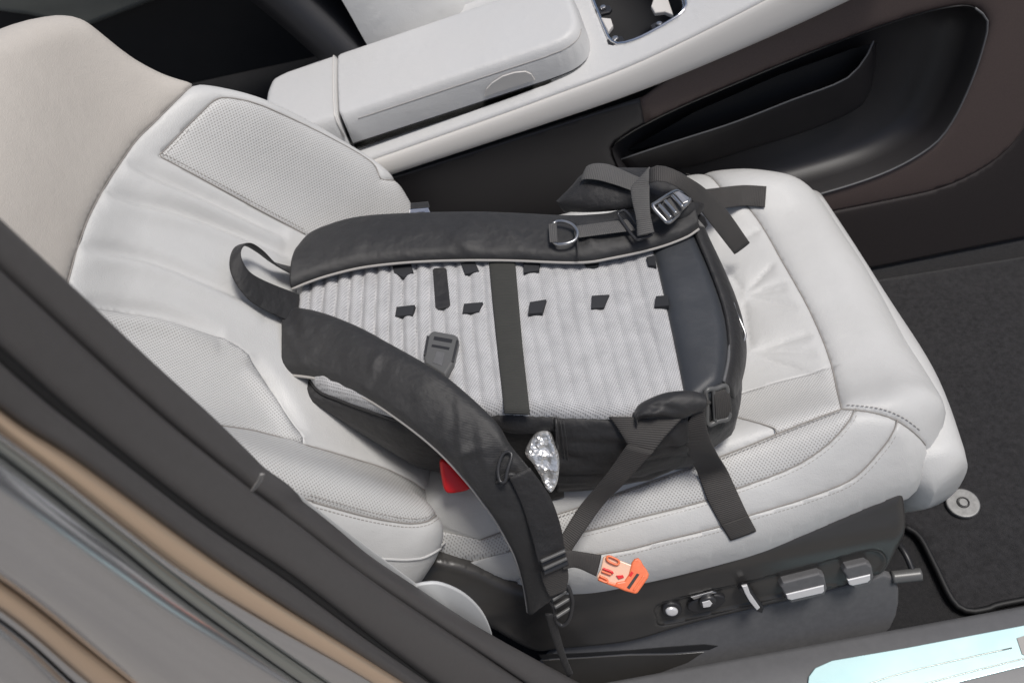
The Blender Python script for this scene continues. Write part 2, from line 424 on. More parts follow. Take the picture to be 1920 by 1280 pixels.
# backpack
M['mesh'] = dots(mat('grey_air_mesh', (.50, .50, .505), .85, noise=(45, .7, (.37, .37, .375), 6), bump=[('noise', 420, .5, .0015)]), .0026, .26, (.24, .24, .245), ang=30, depth=.0004)
M['nylon'] = mat('black_nylon', (.014, .0135, .014), .55, sheen=.06, noise=(14, .6, (.020, .019, .0195)), bump=[('weave', 3500, .35, .0003), ('noise', 45, .5, .006)])
M['pad'] = mat('strap_fabric', (.019, .0185, .019), .52, sheen=.06, noise=(60, .7, (.026, .0255, .0255)), bump=[('weave', 3200, .35, .0003), ('noise', 26, .45, .010)])
M['lumbar'] = mat('lumbar_fabric', (.026, .029, .034), .45, sheen=.1, noise=(11, .6, (.038, .042, .049)), bump=[('weave', 3000, .25, .0003), ('noise', 30, .25, .006)])
M['web'] = mat('webbing', (.036, .033, .031), .7, sheen=.05, noise=(35, .5, (.048, .044, .041)), bump=[('rib', 2600, .5, .0004)])
M['webgrey'] = mat('grey_webbing', (.075, .073, .071), .7, sheen=.05, noise=(35, .4, (.095, .092, .089)), bump=[('rib', 2600, .5, .0004)])
M['olivebandm'] = mat('olive_webbing', (.030, .030, .026), .75, sheen=.05, noise=(60, .4, (.038, .038, .033)), bump=[('rib', 2600, .5, .0004)])
M['piping'] = mat('grey_piping', (.36, .345, .325), .7, bump=[('noise', 600, .3, .0006)])
M['gplastic'] = mat('grey_buckle_plastic', (.10, .10, .098), .35, bump=[('noise', 700, .1, .0003)])
M['bplastic'] = mat('black_buckle_plastic', (.03, .03, .032), .32, bump=[('noise', 700, .1, .0003)])
M['orange'] = mat('orange_plastic', (.80, .16, .06), .35, spec=.5, noise=(130, .6, (.84, .24, .10)), trans=.0)
M['clearo'] = mat('pale_orange_plastic', (.78, .50, .36), .25)
M['patch'] = mat('vent_fabric', (.016, .017, .020), .7, bump=[('weave', 3000, .3, .0003)])
M['red'] = mat('red_plastic', (.72, .015, .02), .3, noise=(40, .4, (.6, .01, .015)))
M['foil'] = mat('silver_foil', (.84, .835, .82), .36, metal=.8, bump=[('noise', 160, .35, .003)])
M['lining'] = mat('strap_lining', (.36, .34, .32), .9, noise=(300, .9, (.20, .19, .18)), bump=[('noise', 700, .6, .001)])
M['belt'] = mat('pale_belt', (.58, .59, .585), .6, sheen=.2, bump=[('rib', 2600, .5, .0005)])
M['lidgrey'] = mat('fastener_metal', (.26, .26, .255), .5, metal=.5, noise=(120, .7, (.17, .17, .165)))
M['headliner'] = mat('headliner', (.62, .54, .45), .9)
M['asphalt'] = mat('pavement', (.30, .28, .255), .9, noise=(3, .6, (.22, .205, .19)))

# ================================================================== setting
def boxm(name, lo, hi, mt, parent=None, kind=None, label=None):
    (x0, y0, z0), (x1, y1, z1) = lo, hi
    v = [(x, y, z) for x in (x0, x1) for y in (y0, y1) for z in (z0, z1)]
    f = [(0, 1, 3, 2), (4, 6, 7, 5), (0, 4, 5, 1), (2, 3, 7, 6), (0, 2, 6, 4), (1, 5, 7, 3)]
    return fixnormals(mesh(name, v, f, mt, parent, smooth=False, kind=kind, label=label))
boxm('ground', (-60, -60, -.42), (60, 60, -.40), M['asphalt'], kind='structure')
boxm('floor_carpet', (-1.5, -.262, -.03), (1.5, 1.42, -.006), M['carpet'], kind='structure')

# far side of the car: dark door trim with a grey-green upper edge
fd = root('far_door', (-.7, 1.44, 0), 'dark far door with a grey green padded upper edge, top left corner', 'car door')
boxm('door_panel', (-1.5, 1.425, -.03), (1.2, 1.47, .62), M['rear'], fd)
ol = np.array([hy(q[0], q[1], 1.36) for q in [(-60, 10), (60, 27), (160, 50), (290, 0), (380, -50), (-60, -120)]])
slab('padded_edge', ol, (0, -1, .4), .02, M['olive'], fd, bevel=.012, smooth=True)

# ------------------------------------------------------------------ side wall of the centre tunnel, with its storage pocket
tr = root('footwell_side_panel', (.6, .40, 0), 'dark brown footwell side panel with a scooped storage pocket', 'trim panel')
tn = V3(0, -1, .19); tn /= np.linalg.norm(tn)
TS = Surf((0, .39, 0), (1, 0, 0), np.cross(tn, V3(1, 0, 0)), tn, lambda u, v: 0*u)
if TS.ev[2] < 0: TS.ev = -TS.ev
rec_px = [(1150, 290), (1165, 262), (1250, 215), (1400, 150), (1560, 85), (1700, 35), (1790, 13), (1828, 15), (1850, 36), (1847, 72), (1822, 150), (1783, 231), (1741, 278), (1655, 325), (1531, 365), (1400, 395), (1300, 405), (1200, 370)]
rec = crv(TS.uv(rec_px), 120, closed=True)
brown = crv(TS.uv([(1560, 398), (1640, 382), (1750, 358), (1820, 330), (1880, 290), (1925, 235), (1990, 120), (2080, -60), (2160, -200)]), 140)
low = TS.uv([(1480, 410), (1560, 398)]); low[0] = (brown[0][0]-.25, brown[0][1])
upper = TS.uv([(1100, 262), (1165, 262)]); 
tcon = np.array([(-.6, 0.002), (1.35, 0.002), (1.35, .62), (.62, .62), (.25, .425), (-.6, .33)])
bw = np.vstack([[(-.6, .14)], [(.20, .16)], brown, [(brown[-1][0]+.02, .62)]])
quilt(TS, tcon, [(np.vstack([rec, rec[:1]]), .004, .006, True), (bw, .0015, .008, True), (crv(TS.uv([(1192, 150), (1200, 183), (1208, 225), (1222, 262)]), 8), .0012, .003, True), (np.vstack([rec[int(np.argmin(np.sum((rec-TS.hit(1215, 235))**2, axis=1)))], TS.hit(1192, 150), [TS.hit(1192, 150)[0], .7]]), 0, .01, True), (np.vstack([rec[int(np.argmin(np.sum((rec-TS.hit(1200, 370))**2, axis=1)))], [TS.hit(1200, 370)[0], .05]]), 0, .01, True)],
      [('pocket_panel', M['brown'], [TS.hit(1890, 150)], 'brown textured panel round the pocket'), ('lower_panel', M['lowbrown'], [TS.hit(1800, 420)]), ('rear_panel', M['tunnel'], [TS.hit(1000, 310), TS.hit(1000, 330)]), ('_skip', M['hole'], [TS.hit(1650, 200)])], tr, sp=.007)
for o in [o for o in tr.children if o.name.startswith('_skip')]: bpy.data.objects.remove(o)
rc = rec.mean(0)
def rr_(k, d, sh=(0, 0)): return TS.P(*(rc+(rec-rc)*k+np.array(sh)).T, -d)
loft('pocket_bowl', [rr_(1, .0), rr_(.985, .006), rr_(.96, .03), rr_(.90, .055), rr_(.80, .066)], M['tunnel'], tr, cap='end')
tube('pocket_edge_highlight', TS.P(*crv(TS.uv(rec_px[7:17]), 40).T, .001), .0016, M['sill'], tr, raw=True)  # lighter tube draws the highlight along the pocket edge
lipA = [(1164, 299), (1254, 269), (1373, 231), (1484, 188), (1583, 150), (1621, 111), (1638, 77)]
lipB = [(1190, 335), (1300, 312), (1399, 282), (1527, 241), (1613, 200), (1634, 160), (1642, 110)]
pA = np.array([hp(*q, TS.o-tn*.018, tn) for q in lipA]); pB = np.array([hp(*q, TS.o-tn*.045, tn) for q in lipB])
band('pocket_flap', pA, pB, .004, M['tunnel'], tr)
tube('flap_lip_highlight', pA, .0013, M['sill'], tr)  # grey tube stands in for the highlight on the lip
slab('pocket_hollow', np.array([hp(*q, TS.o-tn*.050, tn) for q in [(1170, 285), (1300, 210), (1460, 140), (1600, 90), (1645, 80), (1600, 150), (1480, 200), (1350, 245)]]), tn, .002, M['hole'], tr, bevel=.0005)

# ------------------------------------------------------------------ floor mat
fm = root('floor_mat', (.8, .1, 0), 'charcoal carpet floor mat in the footwell with a bound edge', 'floor mat')
mp_ = np.array([hz(*q, .004)[:2] for q in [(1690, 985), (1722, 1005), (1752, 1060), (1785, 1125), (1815, 1146), (1860, 1140), (1925, 1124)]])
mo = np.vstack([crv(mp_, 30), [(.95, -.236), (1.2, -.236), (1.2, .33), (.62, .36), (.50, .36), (.45, .2), (.46, -.02)]])
quilt(Surf((0, 0, .004), (1, 0, 0), (0, 1, 0), (0, 0, 1), lambda u, v: .0012*np.sin(u*23+v*7)*np.sin(v*31)), mo, [], [('mat_pile', M['mat'], [(.8, .1)])], fm, sp=.015)
tube('bound_edge', np.column_stack([crv(np.vstack([mp_, [(1.0, -.236)]]), 60), np.full(60, .006)]), .0045, M['rubber'], fm, raw=True)
fc = hz(1804, 945, .006)
ang = np.linspace(0, 2*math.pi, 40, endpoint=False)
circ = lambda c, r, z=0: np.array([c+V3(r*math.cos(a), r*math.sin(a), z) for a in ang])
fk = root('mat_fastener', tuple(fc), 'round grey fastener disc on the floor mat beside the seat front', 'fastener')
slab('disc', circ(fc, .0235), (0, 0, 1), .006, M['lidgrey'], fk, bevel=.002)
tube('turn_ring', circ(fc, .008, .0065), .0011, M['tunnel'], fk, closed=True, raw=True)
slab('turn_knob', circ(fc, .0062, .006), (0, 0, 1), .002, M['lidgrey'], fk, bevel=.001)

# ------------------------------------------------------------------ door sill with scuff plate
sl = root('door_sill', (.4, -.31, -.2), 'grey plastic door sill with a scuff plate tinted cyan for reflected sky', 'door sill')
prof = [(-.238, -.02), (-.245, .03), (-.249, .044), (-.256, .05), (-.30, .051), (-.345, .052), (-.362, .048), (-.374, .035), (-.38, .0), (-.385, -.28), (-.30, -.30), (-.24, -.28)]
loft('sill_cover', [np.array([(x, y, z) for y, z in prof]) for x in np.linspace(-2.2, 1.8, 40)], M['sill'], sl)
pp = Z3([(1512, 1300, .0525), (1516, 1268, .0525), (1528, 1252, .0525), (1560, 1238, .0525), (1700, 1214, .0525), (1920, 1172, .0525), (2150, 1128, .0525), (2150, 1205, .0525), (1920, 1249, .0525), (1803, 1278, .0525), (1650, 1318, .0525)])
plate = slab('scuff_plate', pp, (0, 0, 1), .0022, M['platesky'], sl, bevel=.001, label='scuff plate on the sill, tinted cyan for reflected sky')
for q in ([(1600, 1290), (1700, 1259), (1820, 1231), (1897, 1214)], [(1700, 1290), (1830, 1256), (1940, 1229)]):
    tube('plate_groove', Z3([(a, b, .0549) for a, b in q]), .0009, M['greystrip'], plate)
slab('plate_letter', Z3([(1906, 1196, .0547), (1930, 1188, .0547), (1930, 1232, .0547), (1916, 1226, .0547)]), (0, 0, 1), .0012, M['piping'], plate, bevel=.0004)

# ------------------------------------------------------------------ centre console
cc = root('center_console', (.1, .58, 0), 'pale leather centre console with padded armrest lid and cup holder', 'console')
zx = np.array([-.5, -.165, .003, .107, .248, .426, .6, .8]); zz = np.array([.357, .411, .438, .456, .484, .541, .61, .70])
zS = lambda x: np.interp(x, crv(np.column_stack([zx, zz]), 80)[:, 0], crv(np.column_stack([zx, zz]), 80)[:, 1])
def fdeck(u, v):
    return zS(u)+.010*np.clip((v-.468)/.05, 0, 1)**.6
DK = Surf((0, 0, 0), (1, 0, 0), (0, 1, 0), (0, 0, 1), fdeck)
cup_px = [(1100, -40), (1112, 0), (1126, 35), (1140, 69), (1147, 78), (1156, 82.5), (1168, 82), (1205, 69), (1262, 37), (1277, 26), (1286, 14), (1285, 0), (1276, -30), (1230, -110), (1190, -120), (1120, -95)]
cup = DK.uv(cup_px)
cupc = crv(cup, 60, closed=True)
crease = crv(DK.uv([(640, 318), (704, 296), (900, 227), (1025, 183), (1100, 157), (1200, 113), (1433, 0), (1500, -40)])+np.array([0, .0]), 50)
dcon = np.array([(x, .47) for x in np.linspace(-.29, .78, 40)]+[(.78, .76), (-.29, .76)])
quilt(DK, dcon, [(np.vstack([cupc, cupc[:1]]), .0, .006, True), (crv(DK.uv([(1017, 146), (1024, 165), (1026, 183)]), 8), .0012, .003, False)],
      [('console_deck', M['console'], [DK.hit(1320, 20)]), ('_skip', M['hole'], [DK.hit(1200, 20)])], cc, sp=.009)
for o in [o for o in cc.children if o.name.startswith('_skip')]: bpy.data.objects.remove(o)
L1 = [(600, 375), (742, 325), (1000, 240), (1200, 171), (1420, 80), (1595, 0), (1700, -55)]
S1x = np.linspace(-.30, .62, 30)
band('console_side', np.array([(x, .4685, zS(x)-.001) for x in S1x]), crv(np.array([hy(*q, .458) for q in L1]), 30), .006, M['consoleplastic'], cc, puff=.003, nu=40)
# cup holder
ch = mesh('cup_holder', *(lambda R: (np.vstack(R), [(k*60+i, k*60+(i+1) % 60, (k+1)*60+(i+1) % 60, (k+1)*60+i) for k in range(len(R)-1) for i in range(60)]+[tuple((len(R)-1)*60+i for i in range(60))]))(
    [DK.P(*cupc.T, -.002), DK.P(*cupc.T, -.012), DK.P(*(cupc.mean(0)+(cupc-cupc.mean(0))*.93).T, -.075)]), M['hole'], cc)
tube('rim', DK.P(*cupc.T, .0005), .0026, M['chrome'], ch, closed=True, raw=True)
tube('inner_rim', DK.P(*(cupc.mean(0)+(cupc-cupc.mean(0))*.955).T, -.004), .0014, M['chrome'], ch, closed=True, raw=True)
for q in ([(1127, 39), (1146, 41), (1150, 54), (1141, 66)], [(1228, -4), (1221, 18), (1228, 30), (1246, 28), (1263, 35), (1250, -4)]):
    slab('grip_tab', np.array([hp(a, b, DK.P(*cupc.mean(0))-V3(0, 0, .016), (0, 0, 1)) for a, b in q]), (0, 0, 1), .006, M['consoleplastic'], ch, bevel=.002)
for q in ((1131, 16), (1154, 74), (1236, 47)):
    c = hp(*q, DK.P(*cupc.mean(0))-V3(0, 0, .012), (0, 0, 1))
    slab('grip_stud', circ(c, .0045)[::3], (0, 0, 1), .004, M['steel'], ch, bevel=.0015)
    slab('grip_fin', np.array([c+V3(a, b, -.006) for a, b in ((-.012, -.004), (-.006, -.011), (.008, -.011), (.013, -.004), (.011, .007), (-.003, .011), (-.012, .006))]), (0, 0, 1), .005, M['black'], ch, bevel=.002)
# armrest lid and rear block
ca = math.radians(7.3); e1 = V3(math.cos(ca), 0, math.sin(ca)); en = V3(-math.sin(ca), 0, math.cos(ca))
LO = V3(-.204, .5, .478)
def rounded(con, H, r, base=None):
    con = np.vstack([con, con[:1]])
    def f(u, v):
        sh = np.shape(u); Q = np.column_stack([np.ravel(u), np.ravel(v)]); d = seg_dist(Q, con)[0]
        ins = inside(Q, con[:-1]); d = np.where(ins, d, 0)
        t = np.clip(1-d/r, 0, 1); h = -H*(1-np.sqrt(np.maximum(1-t*t, 0)))
        if base: h = h+base(Q[:, 0], Q[:, 1])
        return h.reshape(sh)
    return f
AR0 = Surf(LO, e1, (0, 1, 0), en, lambda u, v: 0*u)
uf = AR0.hit(1098, 45)[0]
con = np.array([(.004, -.010), (uf-.07, -.010), (uf-.035, -.006), (uf-.012, .008), (uf-.001, .035), (uf, .08), (uf-.003, .13), (uf-.012, .155), (uf-.04, .168), (.004, .168)])
con = np.vstack([crv(con[:2], 14)[:-1], crv(con[1:9], 30), crv(con[8:], 14)[1:], crv(con[[9, 0]], 10)[1:-1]])
uni = np.array([(-.13, .07), (-.125, .03), (-.10, -.002), (-.07, -.010), (uf-.07, -.010), (uf-.035, -.006), (uf-.012, .008), (uf-.001, .035), (uf, .08), (uf-.003, .13), (uf-.012, .155), (uf-.04, .168), (-.09, .168), (-.118, .155), (-.128, .12)])
uni = np.vstack([crv(uni[:4], 14)[:-1], crv(uni[3:5], 20)[:-1], crv(uni[4:12], 30), crv(uni[11:13], 14)[1:], crv(uni[12:], 14)[1:]])
AR = Surf(LO, e1, (0, 1, 0), en, rounded(uni, .050, .017, lambda u, v: .004*np.sin(np.clip((v+.01)/.178, 0, 1)*math.pi)))
cr = AR0.uv([(633, 221), (817, 158), (940, 118), (1025, 92), (1060, 85), (1080, 88), (1090, 96)])
crs = np.column_stack([np.linspace(.006, uf-.03, 30), np.full(30, -.0045)])
lsm = inset2(con, .0055); lsm = lsm[(lsm[:, 1] < .03) & (lsm[:, 0] > .012) & (lsm[:, 1] < np.where(lsm[:, 0] < .1, -.002, .03))]; lsm = lsm[np.argsort(lsm[:, 0])]
tube('lid_seam', AR.P(*crv(lsm, 60).T, .0002), .0006, M['thread'], cc, raw=True)
quilt(AR, con, [], [('armrest_lid', M['console'], [(.1, .08)])], cc, sp=.0045, skirt=.004)
con2 = np.array([(-.125, .03), (-.10, -.002), (-.07, -.010), (-.002, -.010), (-.002, .168), (-.09, .168), (-.118, .155), (-.128, .12), (-.13, .07)])
con2 = np.vstack([crv(con2[[8, 0, 1, 2]], 14)[:-1], crv(con2[2:4], 10), crv(con2[3:5], 20)[1:], crv(con2[4:6], 10)[1:], crv(con2[5:9], 16)[1:-1]])
AR2 = AR
quilt(AR2, con2, [], [('armrest_rear', M['console'], [(-.06, .08)])], cc, sp=.005, skirt=.03)
tube('armrest_edge', AR2.P(np.full(30, -.0035), np.linspace(-.009, .166, 30), .0005), .0016, M['consoleplastic'], cc, raw=True)
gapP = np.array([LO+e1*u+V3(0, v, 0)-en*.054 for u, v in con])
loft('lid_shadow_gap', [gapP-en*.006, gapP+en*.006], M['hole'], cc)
lt = np.array([hy(a, b, .4895) for a, b in [(908, 181), (912, 166), (922, 155), (942, 142), (965, 135), (985, 133), (996, 138), (1003, 149)]])
slab('lid_latch', lt, (0, -1, .1), .002, M['consoleplastic'], cc, bevel=.001)

# ------------------------------------------------------------------ B-pillar and rear door along the left
def ext(L): return L
PX = {
 'e0': [(-200, 240), (0, 423), (125, 535), (273, 673), (391, 779), (469, 857), (488, 880), (510, 898), (551, 926), (566, 950), (640, 1010), (700, 1059), (775, 1107), (900, 1183), (1013, 1240), (1102, 1288), (1290, 1390)],
 'e1': [(-200, 330), (0, 513), (273, 759), (424, 882), (560, 985), (700, 1090), (1000, 1290), (1150, 1390)],
 'e2': [(-200, 490), (0, 663), (154, 796), (375, 968), (544, 1081), (700, 1200), (830, 1296), (950, 1386)],
 'e2b': [(-200, 506), (0, 680), (154, 812), (375, 982), (544, 1094), (700, 1212), (830, 1306), (950, 1396)],
 'e3': [(-200, 610), (22, 785), (150, 868), (375, 1032), (525, 1132), (700, 1243), (900, 1370)],
 'e3b': [(-200, 655), (0, 812), (112, 892), (337, 1062), (487, 1155), (690, 1273), (850, 1375)],
 'e5': [(-200, 690), (37, 852), (225, 997), (375, 1113), (600, 1271), (720, 1350)],
 'e5b': [(-200, 715), (20, 868), (210, 1015), (360, 1133), (585, 1292), (700, 1372)],
 'e7': [(-260, 930), (0, 1085), (180, 1225), (330, 1345)],
 'e8': [(-260, 985), (0, 1138), (161, 1270), (260, 1350)],
 'e9': [(-260, 1010), (0, 1160), (140, 1280), (220, 1350)],
 'e10': [(-260, 1170), (0, 1290), (60, 1350)]}
def ln(k, y, n=60): return crv(np.array([hy(a, b, y) for a, b in PX[k]]), n)
bp = root('b_pillar', (0, -.29, .1), 'grey brown B-pillar trim crossing the lower left in front of the seat', 'car pillar')
E0 = ln('e0', -.262, 90); E1 = ln('e1', -.285); E2 = ln('e2', -.318); E2b = ln('e2b', -.324); E3 = ln('e3', -.338)
band('pillar_edge_trim', E0, E1, .012, M['pillar'], bp, puff=.002, nu=120, flat=.12)
band('pillar_trim', E1, E2, .010, M['pillar'], bp, puff=.004, nu=80, flat=.1)
tube('door_seal', (E2+E2b)/2-V3(0, 0, .002), .0045, M['rubber'], bp, n=80)
band('pillar_frame', E2b, E3, .010, M['pillar'], bp, puff=.002, nu=80, flat=.1)
slab('trim_clip', np.array([hy(a, b, -.288) for a, b in [(470, 920), (476, 921), (492, 902), (497, 888), (490, 886), (484, 900)]]), -VIEW, .004, M['piping'], bp, bevel=.001)
rd = root('rear_door', (-.2, -.38, .3), 'glossy grey rear door edge with painted warm highlights, bottom left corner', 'car door')
E3b = ln('e3b', -.345); E5 = ln('e5', -.352); E5b = ln('e5b', -.357); E7 = ln('e7', -.385); E8 = ln('e8', -.392); E9 = ln('e9', -.395); E10 = ln('e10', -.41)
band('painted_glint', E3, E3b, .006, M['warmglint'], rd, puff=.0035, nu=70)  # added strip, its colour is a warm reflection in the paint
band('window_frame', E3b, E5, .008, M['paint'], rd, puff=-.002, nu=70)
band('satin_strip', E5, E5b, .006, M['greystrip'], rd, puff=.003, nu=70)
band('door_skin', E5b, E7, .006, M['paint'], rd, puff=.016, nu=70, nv=25)
band('painted_highlight', E7, E8, .006, M['warmglint'], rd, puff=.004, nu=70)  # added strip, its colour is a cream highlight on the door paint
band('strip_gap', E8, E9, .004, M['paint'], rd, nu=70)
band('lower_skin', E9, E10, .006, M['paint'], rd, puff=.01, nu=70)

# ================================================================== passenger seat
st = root('car_seat', (.1, .11, 0), 'pale leather passenger seat carrying the backpack', 'car seat')
def smooth01(x, a, b): t = np.clip((x-a)/(b-a), 0, 1); return t*t*(3-2*t)
cush_px = [(870, 1075, .235), (1060, 1100, .235), (1216, 1078, .235), (1416, 1027, .235), (1500, 1000, .235), (1600, 965, .235), (1690, 936, .235), (1716, 925, .225), (1738, 876, .23), (1757, 832, .245), (1772, 785, .265), (1760, 698, .285), (1717, 621, .29), (1678, 550, .29), (1637, 480, .29), (1595, 419, .29), (1558, 377, .29), (1508, 341, .29), (1452, 322, .29), (1400, 308, .29), (1330, 303, .29), (1250, 310, .29)]
cc_w = np.array([hz(*q)[:2] for q in cush_px])
cc_w = np.vstack([crv(cc_w, 90), [(.10, .415), (-.05, .40), (-.19, .36), (-.19, -.12)]])
cush_f = rounded(cc_w, .085, .075, lambda x, y: .302+.030*np.exp(-((y+.082)/.045)**2)+.024*np.exp(-((y-.34)/.05)**2)+.014*smooth01(x, .25, .40)-.006*smooth01(x, .1, -.15))
CU = Surf((0, 0, 0), (1, 0, 0), (0, 1, 0), (0, 0, 1), cush_f)
def cs(L, n=40): return crv(CU.uv(L), n)
sA = cs([(1290, 322), (1350, 345), (1395, 375), (1430, 420), (1470, 490), (1520, 580), (1560, 680), (1579, 762)])
sA = np.vstack([[sA[0]+np.array([-.05, .04])], sA])
sN = np.vstack([sA[-1:], cs([(1579, 762), (1464, 806), (1349, 852), (1200, 905), (1050, 958), (900, 1008)])[1:], [(-.25, -.06)]])
sF = np.vstack([sA[-1:], cs([(1579, 762), (1605, 764), (1640, 769), (1677, 781), (1715, 806), (1737, 830)])[1:]]); sF = np.vstack([sF, [sF[-1]+(sF[-1]-sF[-3])*8]])
sB = np.vstack([[sF[6]], cs([(1602, 768), (1595, 783), (1573, 811), (1540, 841), (1486, 874), (1382, 914), (1314, 939), (1200, 968), (1095, 995), (950, 1033)]), [(-.25, -.118)]])
sC = np.vstack([cs([(1682, 780), (1680, 797), (1661, 830), (1606, 890), (1535, 923), (1409, 963), (1349, 985), (1240, 1012), (1150, 1033), (1000, 1062)]), [(-.25, -.155)]])
sC[0] = sF[int(np.argmin(np.sum((sF-sC[0])**2, axis=1)))]
sI = np.vstack([cs([(1300, 748), (1366, 776), (1452, 802)], 14), [sN[int(np.argmin(np.sum((sN-CU.hit(1462, 807))**2, axis=1)))]]])
pf = cs([(1340, 792), (1350, 770), (1372, 745), (1430, 725), (1500, 705), (1562, 685), (1580, 680)], 16)
plt = [cs(l, 12) for l in ([(1398, 549), (1456, 486)], [(1396, 552), (1480, 524)], [(1400, 556), (1502, 573)], [(1409, 658), (1530, 623)], [(1412, 664), (1552, 707)], [(1350, 450), (1400, 440), (1440, 420)], [(1403, 554), (1432, 545), (1478, 538)], [(1405, 660), (1470, 655), (1540, 662)], [(1330, 480), (1360, 500), (1396, 548)], [(1395, 560), (1400, 610), (1408, 655)])]
quilt(CU, cc_w, [(sA, .006, .007, True), (sN, .006, .008, True), (sF, .006, .007, True), (sB, .0025, .004, True), (sC, .0025, .004, True), (sI, .002, .004, True), (pf, 0, .01, True)]
      + [(p, .0050, .0085, True, 2) for p in plt],
      [('cushion_center', M['leather'], [CU.hit(1500, 640)]), ('front_roll', M['leather'], [CU.hit(1620, 640)]), ('cushion_bolster', M['perf'], [CU.hit(1480, 845), CU.hit(1300, 900)], 'perforated strip along the cushion bolster'),
       ('bolster_strip', M['leather'], [CU.hit(1560, 870)]), ('cushion_side', M['leather'], [CU.hit(1600, 925)]), ('perforated_corner', M['perf'], [CU.hit(1500, 745)]), ('perforated_insert', M['perf'], [CU.hit(1380, 810)])], st, sp=.0040, default=0, skirt=.0)
for nm, L, side in (('stitching', sN[:-2], 1), ('stitching', sB[1:-3], 1), ('stitching', sC[1:-3], 1), ('stitching', sF[:-3], 1)):
    stitches(nm, CU, L, .0045, M['thread'], st, side=side, dep=.0012)
for L, dp in ((sA, .006), (sN[:-1], .006), (sF[:-1], .006), (sB[:-1], .0025), (sC[:-1], .0025), (sI, .002)):
    tube('seam', CU.P(*crv(L, 120).T, -dp+.0006), .0008, M['seamline'], st, raw=True, k=5)
# thigh support in front of the cushion
xs = []
for i, y in enumerate(np.linspace(0, 1, 26)):
    yy = -.150+.50*y; e = min(1, math.sqrt(max(0, 1-(1-min(y/.06, 1))**2))+.02)
    g = .045*math.sin(y*math.pi)*.6-.02*y
    a = np.linspace(0, 2*math.pi, 36, endpoint=False)
    cxx = .470+g*.5+.012*math.exp(-((yy+.01)/.11)**2); xs.append(np.array([(cxx+.048*e*np.sign(math.cos(t))*abs(math.cos(t))**.75, yy, .205+.073*(.25+.75*e)*np.sign(math.sin(t))*abs(math.sin(t))**.8) for t in a]))
loft('thigh_support', xs, M['leather'], st)

# plastic side valance
vn = V3(0, -1, .47); vn /= np.linalg.norm(vn); vd = V3(0, -.425, -.905)
V0 = Surf((0, -.156, .246), (1, 0, 0), vd, vn, lambda u, v: 0*u)
vpx = [(765, 1100), (785, 1075), (812, 1054), (850, 1058), (890, 1068), (975, 1092), (1060, 1088), (1216, 1064), (1416, 1012), (1500, 985), (1600, 950), (1680, 924), (1698, 930), (1699, 970), (1694, 1015), (1672, 1066), (1655, 1086), (1600, 1106), (1480, 1138), (1300, 1183), (1180, 1217), (1050, 1230), (1000, 1232), (930, 1190), (850, 1140)]
vcon = crv(V0.uv(vpx), 240, closed=True)
def vb(u, v): return .010*np.exp(-((v-.045)/.03)**2)-.006*smooth01(v, .10, .16)
VS = Surf(V0.o, V0.eu, V0.ev, V0.n, rounded(vcon, .012, .016, vb))
rpx = [(1232, 1136), (1300, 1115), (1400, 1092), (1462, 1075), (1540, 1055), (1600, 1038), (1634, 1031), (1656, 1038), (1662, 1056), (1648, 1075), (1620, 1088), (1540, 1105), (1462, 1122), (1350, 1150), (1245, 1173), (1232, 1160)]
rcon = crv(VS.uv(rpx), 140, closed=True); rcl = np.vstack([rcon, rcon[:1]])
def vextra(u, v):
    Q = np.column_stack([u, v]); d = seg_dist(Q, rcl)[0]; return np.where(inside(Q, rcon), -.0042*smooth01(d, 0, .006), 0)
val = quilt(VS, vcon, [(rcl, .0006, .003, True)], [('side_valance', M['valance'], [VS.hit(1300, 1090)]), ('switch_recess', M['valance'], [VS.hit(1450, 1100)])], st, sp=.0034, extra=vextra, skirt=.02)
def onv(px, py, off=0.): return hp(px, py, V0.o+vn*off, vn)
def vslab(name, L, off, depth, mt, parent, bevel=.001, **k): return slab(name, np.array([onv(a, b, off) for a, b in L]), vn, depth, mt, parent, bevel=bevel, **k)
sw = vslab('seat_switch', [(1458, 1088), (1463, 1080), (1530, 1063), (1540, 1068), (1545, 1092), (1540, 1104), (1478, 1119), (1470, 1112)], -.004, .012, M['lowcover'], st, .003, smooth=False)
vslab('switch_edge', [(1472, 1110), (1543, 1093), (1544, 1104), (1540, 1108), (1482, 1121), (1475, 1119)], .0055, .004, M['satin'], sw, .0015)
sw2 = vslab('seat_switch', [(1575, 1060), (1580, 1052), (1618, 1043), (1628, 1050), (1632, 1070), (1625, 1084), (1595, 1092), (1588, 1084)], -.004, .012, M['lowcover'], st, .003)
vslab('switch_edge', [(1587, 1083), (1630, 1073), (1630, 1083), (1624, 1088), (1597, 1094), (1590, 1092)], .0055, .004, M['satin'], sw2, .0015)
lv = vslab('lumbar_lever', [(1382, 1098), (1390, 1090), (1402, 1092), (1412, 1108), (1430, 1132), (1426, 1142), (1416, 1138), (1402, 1120), (1390, 1108)], .002, .008, M['black'], st, .002)
vslab('lever_face', [(1390, 1096), (1400, 1094), (1406, 1110), (1424, 1136), (1418, 1141), (1404, 1124), (1396, 1110)],   .009, .003, M['satin'], lv, .001)
dl = slab('lumbar_dial', np.array([onv(1323+36*math.cos(a)*1.0, 1126-6*math.cos(a)*1.3+15*math.sin(a), -.004) for a in ang]), vn, .006, M['black'], st, bevel=.003)
slab('dial_knob', np.array([onv(1325+16*math.cos(a), 1122-3*math.cos(a)+10*math.sin(a), .001) for a in ang]), vn, .008, M['bplastic'], dl, bevel=.003, smooth=True)
vslab('dial_mark', [(1316, 1127), (1330, 1123), (1335, 1129), (1331, 1135), (1318, 1137)], .008, .002, M['satin'], dl, .0008)
vslab('dial_edge', [(1294, 1116), (1335, 1105), (1343, 1108), (1300, 1121)], .001, .003, M['steel'], dl, .001)
